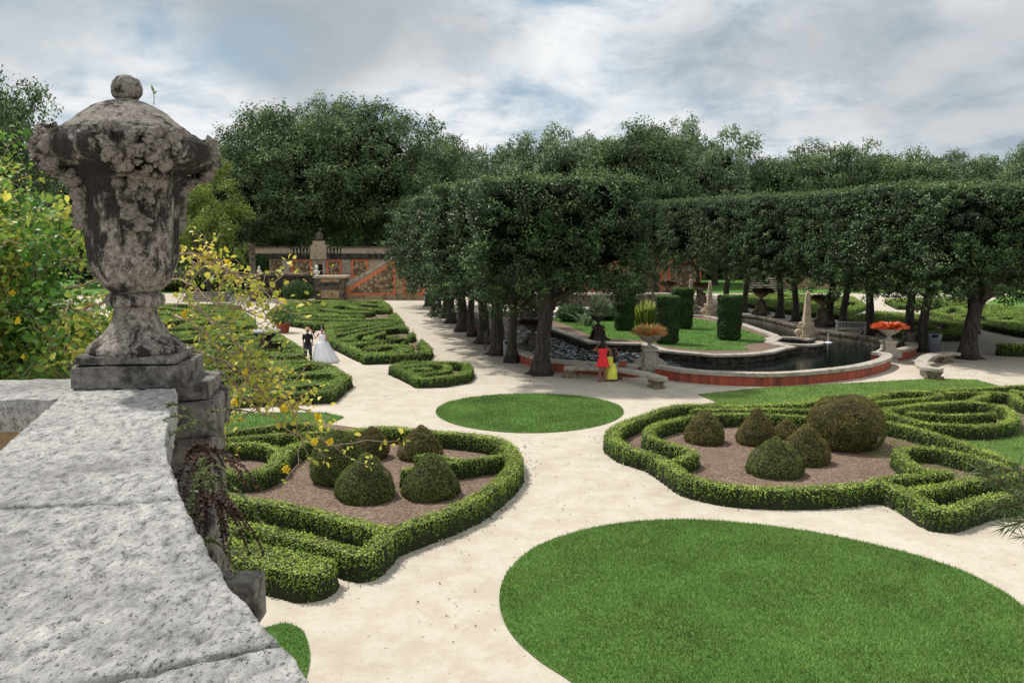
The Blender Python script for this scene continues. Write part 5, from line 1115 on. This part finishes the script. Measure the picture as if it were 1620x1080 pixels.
# urn on its pier
ud = 3.46; uc = at(205, 600, d=ud); ux = at(208, 400, d=ud).x; sc_ = mpp(Vector((ux, ud, 5.2)))
def uz(py): return at(205, py, d=ud).z
pr_ = thing('pier', (ux + .03, ud + .02, 0), 'weathered stone pier with stepped cornice carrying the big urn', 'pier')
def rough_box(b, c, h, jit=.008, n=26, seed=0, rz=0):
    P_ = []; 
    u = np.linspace(-1, 1, n)
    for ax in range(3):
        for s in (-1, 1):
            A_, B_ = np.meshgrid(u, u); Z0 = np.full(A_.shape, float(s)); co = [None] * 3; o_ = [i for i in range(3) if i != ax]; co[ax] = Z0; co[o_[0]] = A_; co[o_[1]] = B_
            V = np.stack(co, 2).reshape(-1, 3); V = V * np.array(h)
            mx = 1 - (np.sort(abs(V / np.array(h)), axis=1)[:, 1] > .97) * .03
            V = V * mx[:, None]
            d = (fbm((V + np.array(c)) * 16, 4, seed) - .5) * 2 * jit; V = V + np.sign(V / np.array(h)) * (abs(V / np.array(h)) > .9) * d[:, None]
            X_2 = V[:, 0] * math.cos(rz) - V[:, 1] * math.sin(rz); Y_2 = V[:, 0] * math.sin(rz) + V[:, 1] * math.cos(rz); V = np.stack([X_2, Y_2, V[:, 2]], 1) + np.array(c)
            id_ = np.arange(n * n).reshape(n, n); Q = np.stack([id_[:-1, :-1], id_[:-1, 1:], id_[1:, 1:], id_[1:, :-1]], 2).reshape(-1, 4); b.add(V, Q, smooth=True)
    return b
zt_ = ZT
b = MB(); rough_box(b, (.075, .03, zt_ - .035), (.205, .20, .035), .006); b.build('cornice', M['pier'], pr_)
b = MB(); rough_box(b, (.085, .03, zt_ - .15), (.222, .215, .075), .010, seed=3); b.build('cornice', M['pier'], pr_)
b = MB(); rough_box(b, (.075, .03, zt_ - .85), (.20, .20, .62), .014, 50, seed=5); b.build('shaft', M['pier'], pr_)
b = MB(); b.box((.075, .03, (zt_ - 1.45) / 2), (.20, .20, (zt_ - 1.45) / 2)); b.build('base', M['dstone'], pr_)
urn = thing('lidded_urn', (ux, ud, zt_ - .002), 'big black stained lidded stone urn with shell garlands and pineapple finial on the pier', 'urn')
S = sc_; U = lambda py: uz(py) - zt_
b = MB(); rough_box(b, (.012, -.0, (U(569) + 0) / 2 + .002), (.222, .215, U(569) / 2), .006, 40, seed=9); rough_box(b, (0, 0, U(560)), (.20, .195, .016), .004, 30, seed=10); b.build('plinth', M['pier'], urn)
def dense(pr, k=8):
    out = []
    for (r0, z0), (r1, z1) in zip(pr[:-1], pr[1:]):
        for j in range(k): t_ = j / k; out.append((r0 + (r1 - r0) * t_, z0 + (z1 - z0) * t_))
    return out + [pr[-1]]
foot = [(70, 558), (72, 552), (70, 545), (62, 538), (49, 527), (40, 514), (34, 500), (31, 488), (33, 484), (41, 482), (44, 474), (42, 466), (34, 462)]
b = MB(); b.lathe([(r * S, U(y)) for r, y in dense(foot, 5)], n=72, jit=.006, nf=22); b.build('foot', M['urnbody'], urn)
bod = [(30, 463), (40, 457), (51, 446), (59, 432), (64, 414), (67, 390), (68, 355), (69, 320), (70, 300), (74, 290), (84, 279)]
b = MB(); b.lathe([(r * S, U(y)) for r, y in dense(bod, 6)], n=96, jit=.009, nf=14, flute=.012); b.build('body', M['urnbody'], urn)
rim = [(82, 283), (84, 272), (98, 268), (113, 261), (121, 249), (122, 237), (118, 227), (110, 220), (102, 217), (94, 216)]
b = MB(); b.lathe([(r * S, U(y)) for r, y in dense(rim, 6)], n=96, jit=.009, nf=16); b.build('rim', M['urnbody'], urn)
lid = [(101, 217), (100, 211), (93, 209), (89, 204), (78, 196), (67, 186), (54, 175), (42, 167.5), (30, 162), (18, 158), (3, 157)]
b = MB(); b.lathe([(r * S, U(y)) for r, y in dense(lid, 6)], n=96, jit=.010, nf=18); b.build('lid', M['shell'], urn)
fin = [(14, 158), (19, 153), (22, 146), (22.5, 138), (20, 130), (15, 123), (8, 119), (1, 117.5)]
b = MB(); b.lathe([(r * S, U(y)) for r, y in dense(fin, 8)], n=60, jit=.010, nf=42); b.build('finial', M['shell'], urn)
rs = random.Random(4)
def garland(a0, seed, w0=.42, long_=1.0, n_=330):
    rs = random.Random(seed); b = MB()
    for k in range(n_):
        v = rs.random() ** .85; y = 212 + v * 150 * long_; wd = w0 * (1 - .70 * v) + .05; a = a0 + rs.uniform(-wd, wd)
        if y < 275: R = 109 + 13 * math.sin((y - 205) / 70 * PI)
        elif y < 300: R = 94 - (y - 275) * .9
        else: R = 71 - (y - 300) * .04
        R = R * S + rs.uniform(-.008, .012); q = rs.uniform(.010, .027) * (1 - .2 * v)
        b.blob((math.cos(a) * R, math.sin(a) * R, U(y)), q, 8, 0, .8, 1.6, (rs.uniform(.6, 1.25), rs.uniform(.6, 1.25), rs.uniform(.55, 1.2)))
    b.build('garland', M['shell'], urn)
view = math.atan2(-ud, -ux)
garland(view - .10, 1, .46, 1.0); garland(view - PI / 2 - .05, 2, .42); garland(view + PI / 2 + .05, 3, .42, 1.0); garland(view + PI, 5, .4)
sp = thing('seedling', (ux + 47 * S, ud, zt_ + U(166)), 'tiny green seedling sprouting from the lid of the big urn', 'seedling'); b = MB(); b.tube([(0, 0, 0), (.004, 0, .03), (.0, 0, .055)], .0016, 5); 
b.add([(0, 0, .05), (.008, -.004, .062), (-.006, 0, .085), (-.008, .002, .066)], [(0, 1, 2, 3)]); b.add([(0, 0, .042), (.012, -.004, .044), (.016, 0, .058), (.004, .002, .056)], [(0, 1, 2, 3)]); b.build('shoot', M['wood_lit'], sp)
urn.rotation_euler = (0, .014, .19); pr_.rotation_euler = (0, 0, .19)
# ------------------------------------------------------------------ flowering vine
def leaf6(b, P0, D, N, size, m=0, r=None):
    """oval folded leaves; D = direction of the midrib"""
    k = len(P0); D = D / (np.linalg.norm(D, axis=1)[:, None] + 1e-9); N = N - D * (N * D).sum(1)[:, None]; N /= np.linalg.norm(N, axis=1)[:, None] + 1e-9; B = np.cross(D, N); L = (size * RNG.uniform(.6, 1.25, k))[:, None]; W = L * .33
    dr = -N * L * .12
    V = np.stack([P0, P0 + D * L * .32 + B * W + N * L * .10, P0 + D * L * .72 + B * W * .8 + N * L * .06, P0 + D * L + dr, P0 + D * L * .72 - B * W * .8 + N * L * .06, P0 + D * L * .32 - B * W + N * L * .10, P0 + D * L * .5], 1).reshape(-1, 3)
    i = np.arange(k)[:, None] * 7; r = RNG.random(k) if r is None else r
    b.add(V, np.concatenate([i + np.array([[0, 1, 2, 6]]), i + np.array([[0, 6, 4, 5]])]), np.concatenate([i + np.array([[6, 2, 3]]), i + np.array([[6, 3, 4]])]), m=m, r=np.concatenate([r, r]), smooth=False)
def vine(label, stems, nleaf, size, mt, flowers, seed, sprd=.10, twigs=5):
    rs = random.Random(seed); rg = np.random.default_rng(seed); o0 = stems[0][0]
    t = thing('flowering_vine', (o0[0], o0[1], 0), label, 'vine'); off = Vector((o0[0], o0[1], 0)); wb = MB(); anchors = []
    for st in stems:
        P_ = [Vector(p) - off for p in st]; pts = []
        for i in range(len(P_) - 1):
            for j in range(6): u = j / 6; pts.append(P_[i].lerp(P_[i + 1], u) + Vector((rs.uniform(-.015, .015), rs.uniform(-.015, .015), rs.uniform(-.015, .015))))
        pts.append(P_[-1]); n = len(pts); wb.tube(pts, [.0085 * (1 - .75 * i / n) for i in range(n)], 6, 0, .1); anchors += pts[n // 8:]
        for k in range(twigs * (len(P_) - 1)):
            q = pts[rs.randrange(n // 6, n)]; d = Vector((rs.gauss(0, 1), rs.gauss(0, .7), rs.gauss(.1, .8))).normalized(); L = rs.uniform(.12, .38); tw = [q]
            for j in range(1, 5): tw.append(q + d * L * j / 4 + Vector((rs.gauss(0, .012), rs.gauss(0, .012), rs.gauss(0, .012) - .01 * j)))
            wb.tube(tw, [.003, .0027, .0023, .0018, .001], 5); anchors += tw[1:] * 2
    wb.build('stem', M['vinewood'], t)
    A_ = np.array([tuple(a) for a in anchors]); idx = rg.integers(0, len(A_), nleaf); u_ = rg.normal(0, 1, (nleaf, 3)); u_ /= np.linalg.norm(u_, axis=1)[:, None]; P0 = A_[idx] + u_ * (rg.random(nleaf) ** .6 * sprd * 1.35)[:, None]; size = size * rg.uniform(.55, 1.2, nleaf)
    D = rg.normal(0, 1, (nleaf, 3)) + np.array([0, 0, -.1]); N = rg.normal(0, .55, (nleaf, 3)) + np.array([-.1, -.3, .9]); b = MB()
    cl = fbm(P0 * 4 + seed, 2, seed); rr = np.clip(rg.random(nleaf) * .7 + (cl - .5) * 1.5 + .15, 0, 1)
    leaf6(b, P0, D, N, size, 0, rr); b.build('foliage', M[mt], t)
    if flowers:
        for k in range(flowers):
            c = A_[rg.integers(0, len(A_))] + rg.normal(0, sprd * .8, 3) + np.array([0, -.08, .03]); n = 6; a = np.linspace(0, 2 * PI, n, endpoint=False); q = MB(); D = np.stack([np.cos(a), np.full(n, -.35), np.sin(a)], 1); leaf6(q, np.tile(c, (n, 1)), D, np.tile([0, -1., .2], (n, 1)), .023, 0); q.blob(tuple(c + np.array([0, -.006, 0])), .005, 5); q.build('flower', M['petal'], t)
def PX(px, py, d): return tuple(at(px, py, d=d))
for px_, py_, d_, r_, lb in ((-30, 600, 7.6, .75, 'brown rocky mound under the flowering vine at the left edge'), (95, 610, 7.2, .62, 'low brown boulder below the vine just left of the urn plinth')):
    p = Vector(PX(px_, py_, d_)); b = MB(); b.blob((0, 0, 0), r_, 26, 0, .5, 1.8, (1.2, .7, .75)); o = b.build('boulder', M['tanrock'] if 'tanrock' in M else M['dstone']); o.location = p; tag(o, lb, 'rock')
    b = MB(); b.box((p.x, p.y, (p.z - .3) / 2), (r_ * 1.1, r_ * .6, (p.z - .3) / 2)); o = b.build('planter_bank', M['dstone']); tag(o, lb.replace('brown rocky mound', 'rough bank below the rocky mound').replace('low brown boulder', 'rough bank under the low boulder'), 'bank')
stems = []
rs = random.Random(12); root = PX(-60, 700, 5.0)
for k in range(44):
    ex = rs.uniform(-120, 190); ey = rs.uniform(140, 590) if ex < 90 else rs.uniform(330, 590); d = rs.uniform(4.3, 6.9); mx_ = (ex - 60) / 2 + rs.uniform(-60, 60); my_ = (ey + 650) / 2 + rs.uniform(-80, 40)
    stems.append([root, PX(mx_ - 40, my_ + 50, 5 + (d - 5) * .3), PX(mx_ + rs.uniform(-20, 40), my_ - 40, 5 + (d - 5) * .7), PX(ex, ey, d)])
vine('dense yellow green flowering vine thicket behind and left of the big urn', stems, 34000, .052, 'vine', 46, 5, .10, 10)
s2 = [[PX(60, 520, 4.9), PX(180, 470, 4.7), PX(285, 440, 4.5), PX(350, 480, 4.3), PX(430, 505, 4.2)],
      [PX(100, 560, 4.9), PX(250, 540, 4.6), PX(330, 560, 4.3), PX(390, 635, 4.1), PX(470, 690, 4.0), PX(540, 708, 3.95)],
      [PX(60, 480, 4.9), PX(200, 420, 4.7), PX(290, 400, 4.4), PX(350, 425, 4.3), PX(420, 460, 4.2), PX(450, 490, 4.15)],
      [PX(290, 440, 4.5), PX(330, 400, 4.4), PX(380, 440, 4.35), PX(420, 430, 4.3)],
      [PX(250, 540, 4.6), PX(310, 600, 4.4), PX(350, 640, 4.3), PX(400, 650, 4.2), PX(430, 620, 4.2)],
      [PX(300, 480, 4.5), PX(370, 530, 4.3), PX(395, 580, 4.2), PX(418, 600, 4.1)],
      [PX(280, 500, 4.5), PX(320, 520, 4.4), PX(350, 560, 4.3), PX(380, 560, 4.2)],
      [PX(330, 560, 4.3), PX(380, 590, 4.2), PX(440, 640, 4.1), PX(520, 660, 4.0)]]
vine('arching yellow leaved vine branches reaching right of the urn over the hedge beds', s2, 1900, .035, 'vine_yellow', 22, 9, .032, 6)
# ------------------------------------------------------------------ plants on the wall
def fern(px, py, d, n, L, label, mt, seed, cat='fern', down=.5):
    rs = random.Random(seed); p = Vector(PX(px, py, d)); b = MB()
    for k in range(n):
        a = rs.uniform(0, 2 * PI); dr = Vector((math.cos(a) * .7 + .3, math.sin(a) * .6 - .1, rs.uniform(-.2, .9))).normalized(); pts = []; l = L * rs.uniform(.6, 1.2)
        for j in range(12): u = j / 11; pts.append(dr * l * u + Vector((0, 0, -down * l * u * u)))
        b.tube(pts, .0018, 4); P0 = []; D = []
        for j in np.arange(2, 11.99, .5):
            j0 = int(j); tdir = (pts[j0] - pts[j0 - 1]).normalized(); pj = pts[j0].lerp(pts[min(j0 + 1, 11)], j - j0); s_ = tdir.cross(Vector((0, 0, 1))).normalized()
            for q_ in (-1, 1): P0.append(tuple(pj)); D.append(tuple(s_ * q_ + tdir * .5 + Vector((rs.gauss(0, .35), rs.gauss(0, .35), rs.gauss(0, .35)))))
        leaf6(b, np.array(P0), np.array(D), np.tile([0, -.3, 1.], (len(P0), 1)) + RNG.normal(0, .6, (len(P0), 3)), l * .095)
    o = b.build('fern' if cat == 'fern' else 'withered_plant', M[mt]); o.location = p; return tag(o, label, cat)
fern(310, 668, 2.62, 7, .17, 'olive green fern fronds sprouting beside the urn pier', 'fern', 1)
fern(322, 715, 2.42, 22, .15, 'dark red withered fern hanging in the wall crevice', 'dead', 2, 'withered plant', 1.1)
fern(318, 745, 2.30, 9, .14, 'second clump of green fern fronds lower on the wall face', 'fern', 3, 'fern', .9)
fern(338, 790, 2.2, 22, .13, 'brown withered tuft hanging lowest above the jutting block', 'dead', 4, 'withered plant', 1.3)
fern(358, 872, 2.0, 8, .10, 'small green tuft growing beside the jutting stone block', 'fern', 6)
# needle branch at the right edge
t = thing('needle_branch', PX(1660, 900, 5.2), 'narrow leaved branch tips hanging into the frame at the right edge', 'branch'); o0 = Vector(PX(1660, 900, 5.2)); wb = MB(); lb2 = MB()
def sprig(pts, n, L):
    P_ = [Vector(PX(*q)) - o0 for q in pts]; wb.tube(P_, [.012, .009, .006, .003][:len(P_)] if len(P_) <= 4 else [.01] * len(P_), 6); P0 = []; D = []
    for k in range(n):
        u = random.random() ** .7 * (len(P_) - 1); i = min(int(u), len(P_) - 2); q = P_[i].lerp(P_[i + 1], u - i); d = (P_[i + 1] - P_[i]).normalized(); P0.append(tuple(q)); D.append(tuple(d * .9 + Vector((random.gauss(0, .55), random.gauss(0, .5), random.gauss(0, .55)))))
    P0 = np.array(P0); D = np.array(D); D /= np.linalg.norm(D, axis=1)[:, None]; k = len(P0); B = np.cross(D, RNG.normal(0, 1, (k, 3))); B /= np.linalg.norm(B, axis=1)[:, None]; Ls = (L * RNG.uniform(.6, 1.2, k))[:, None]
    V = np.stack([P0, P0 + D * Ls * .5 + B * .0045, P0 + D * Ls, P0 + D * Ls * .5 - B * .0045], 1).reshape(-1, 3); lb2.add(V, np.arange(4 * k).reshape(-1, 4), r=RNG.random(k))
for pts, n in (([(1680, 860, 5.2), (1640, 810, 5.15), (1590, 770, 5.1), (1548, 742, 5.0)], 210), ([(1680, 860, 5.2), (1650, 800, 5.2), (1610, 745, 5.1), (1560, 735, 5.05)], 120), ([(1690, 840, 5.2), (1650, 800, 5.1), (1612, 800, 5.05), (1575, 800, 5.0)], 170), ([(1690, 860, 5.2), (1660, 830, 5.1), (1630, 822, 5.05), (1590, 832, 5.0)], 130), ([(1690, 860, 5.2), (1660, 800, 5.15), (1640, 770, 5.1), (1612, 772, 5.0)], 130), ([(1700, 860, 5.2), (1670, 840, 5.2), (1640, 842, 5.1), (1615, 850, 5.0)], 60)): sprig(pts, n, .13)
rt_ = Vector(PX(1690, 860, 5.2)) - o0; bs_ = Vector((5.0, 5.6, 0)) - o0
wb.tube([bs_, bs_ + Vector((-.05, 0, 2.0)), bs_ + Vector((-.3, -.05, 3.0)), rt_ + Vector((.25, .05, -.15)), rt_], [.06, .05, .035, .02, .012], 8, 0, .08)
for a_ in ((1680, 860, 5.2), (1690, 840, 5.2), (1700, 860, 5.2)): wb.tube([rt_, Vector(PX(*a_)) - o0], [.012, .011], 6)
wb.build('twig', M['twig'], t); lb2.build('foliage', M['needle'], t)
# ------------------------------------------------------------------ light, sky, camera
SUN_DIR = Vector((-.42, .30, .86)).normalized()
el = math.asin(SUN_DIR.z); az = math.atan2(SUN_DIR.x, SUN_DIR.y)
sd = bpy.data.lights.new('sun', 'SUN'); sd.energy = 4.6; sd.angle = math.radians(3.0); sd.color = (1, .955, .89); so = bpy.data.objects.new('sun', sd); C.objects.link(so)
so.rotation_euler = (-SUN_DIR).to_track_quat('-Z', 'Y').to_euler()
w = bpy.data.worlds.new('World'); bpy.context.scene.world = w; w.use_nodes = True; nt = w.node_tree; bg = nt.nodes['Background']
sky = nt.nodes.new('ShaderNodeTexSky'); sky.sky_type = 'NISHITA'; sky.sun_disc = False; sky.sun_elevation = el; sky.sun_rotation = az; sky.air_density = 1.2; sky.dust_density = 1.5
tc = nt.nodes.new('ShaderNodeTexCoord'); sx = nt.nodes.new('ShaderNodeSeparateXYZ'); nt.links.new(tc.outputs['Generated'], sx.inputs[0])
zz = math_(nt, 'ADD', math_(nt, 'MAXIMUM', sx.outputs[2], 0.0), .16)
cu = math_(nt, 'DIVIDE', sx.outputs[0], zz); cv = math_(nt, 'DIVIDE', sx.outputs[1], zz); cb = nt.nodes.new('ShaderNodeCombineXYZ'); nt.links.new(cu, cb.inputs[0]); nt.links.new(cv, cb.inputs[1]); cb.inputs[2].default_value = 2.3
def dblob(px, py, rad, soft):
    """soft mask around the direction of a cloud"""
    d = (at(px, py, d=10) - Vector((0, 0, HC))).normalized(); 
    wn = nt.nodes.new('ShaderNodeTexNoise'); wn.inputs['Scale'].default_value = 4.5; wn.inputs['Detail'].default_value = 6; nt.links.new(tc.outputs['Generated'], wn.inputs['Vector'])
    v = nt.nodes.new('ShaderNodeVectorMath'); v.operation = 'SUBTRACT'; nt.links.new(tc.outputs['Generated'], v.inputs[0]); v.inputs[1].default_value = d
    s = nt.nodes.new('ShaderNodeVectorMath'); s.operation = 'MULTIPLY'; nt.links.new(v.outputs[0], s.inputs[0]); s.inputs[1].default_value = (1 / rad[0], 1 / rad[0], 1 / rad[1])
    l = nt.nodes.new('ShaderNodeVectorMath'); l.operation = 'LENGTH'; nt.links.new(s.outputs[0], l.inputs[0])
    q = math_(nt, 'ADD', l.outputs['Value'], math_(nt, 'MULTIPLY', math_(nt, 'SUBTRACT', wn.outputs['Fac'], .5), 2.2))
    r = nt.nodes.new('ShaderNodeMapRange'); r.interpolation_type = 'SMOOTHSTEP'; nt.links.new(q, r.inputs[0]); r.inputs[1].default_value = 1 - soft; r.inputs[2].default_value = 1 + soft; r.inputs[3].default_value = 1; r.inputs[4].default_value = 0; return r.outputs[0]
mpd = nt.nodes.new('ShaderNodeMapping'); nt.links.new(tc.outputs['Generated'], mpd.inputs[0]); mpd.inputs['Scale'].default_value = (1, 1, 1.7)
dn = noise(nt, mpd.outputs[0], 6.0, 12, .60, .35)
cl1 = noise(nt, cb.outputs[0], .95, 8, .58, .35); cl2 = noise(nt, cb.outputs[0], 2.6, 7, .6, .3)
cl2 = math_(nt, 'ADD', math_(nt, 'MULTIPLY', cl2, .45), math_(nt, 'MULTIPLY', dn, .55))
base = ramp(nt, cl2, [(.39, (.42, .53, .64)), (.445, (.62, .70, .77)), (.50, (.84, .87, .90)), (.57, (.96, .97, .97))])
gray = None
for px, py, rd, am in ((500, 30, (.20, .075), .85), (620, 60, (.12, .05), .5), (1300, 60, (.17, .07), .7), (1520, 110, (.20, .09), .6), (1200, 110, (.12, .04), .35), (1350, 190, (.15, .03), .4), (-100, -50, (.2, .1), .6)):
    m_ = math_(nt, 'MULTIPLY', dblob(px, py, rd, .55), am); gray = m_ if gray is None else math_(nt, 'MAXIMUM', gray, m_)
col = mixc(nt, gray, base, (.37, .42, .46))
blue = None
for px, py, rd, am in ((870, -10, (.06, .02), 1.), (345, 85, (.07, .035), .85), (290, 60, (.06, .03), .6), (910, 150, (.05, .05), .45), (810, 105, (.04, .02), .35), (60, 30, (.09, .05), .4), (960, 60, (.05, .02), .3)):
    m_ = math_(nt, 'MULTIPLY', dblob(px, py, rd, .7), am); blue = m_ if blue is None else math_(nt, 'MAXIMUM', blue, m_)
blue = math_(nt, 'MULTIPLY', blue, ramp(nt, dn, [(.36, g(1.0)), (.60, g(.15))]))
gen = ramp(nt, cl1, [(.34, g(.75)), (.45, g(0))]); blue = math_(nt, 'MAXIMUM', blue, math_(nt, 'MULTIPLY', gen, .35))
sk = mixc(nt, 1.0, sky.outputs[0], g(.085), 'MULTIPLY'); skb = mixc(nt, .55, sk, (.30, .52, .70))
col = mixc(nt, blue, col, skb)
nt.links.new(col, bg.inputs[0]); bg.inputs[1].default_value = 1.0
cd = bpy.data.cameras.new('camera'); cam = bpy.data.objects.new('camera', cd); C.objects.link(cam); cd.sensor_width = 36; cd.lens = 36 * F / 1620; cd.clip_end = 2000; cd.clip_start = .05
cam.location = (0, 0, HC); cam.rotation_euler = (PI / 2 - TH, 0, 0); bpy.context.scene.camera = cam
sc = bpy.context.scene; sc.view_settings.view_transform = 'Standard'; sc.view_settings.look = 'None'; sc.view_settings.exposure = 0; sc.view_settings.gamma = 1
sc.cycles.max_bounces = 6; sc.cycles.transparent_max_bounces = 4; sc.cycles.use_denoising = True
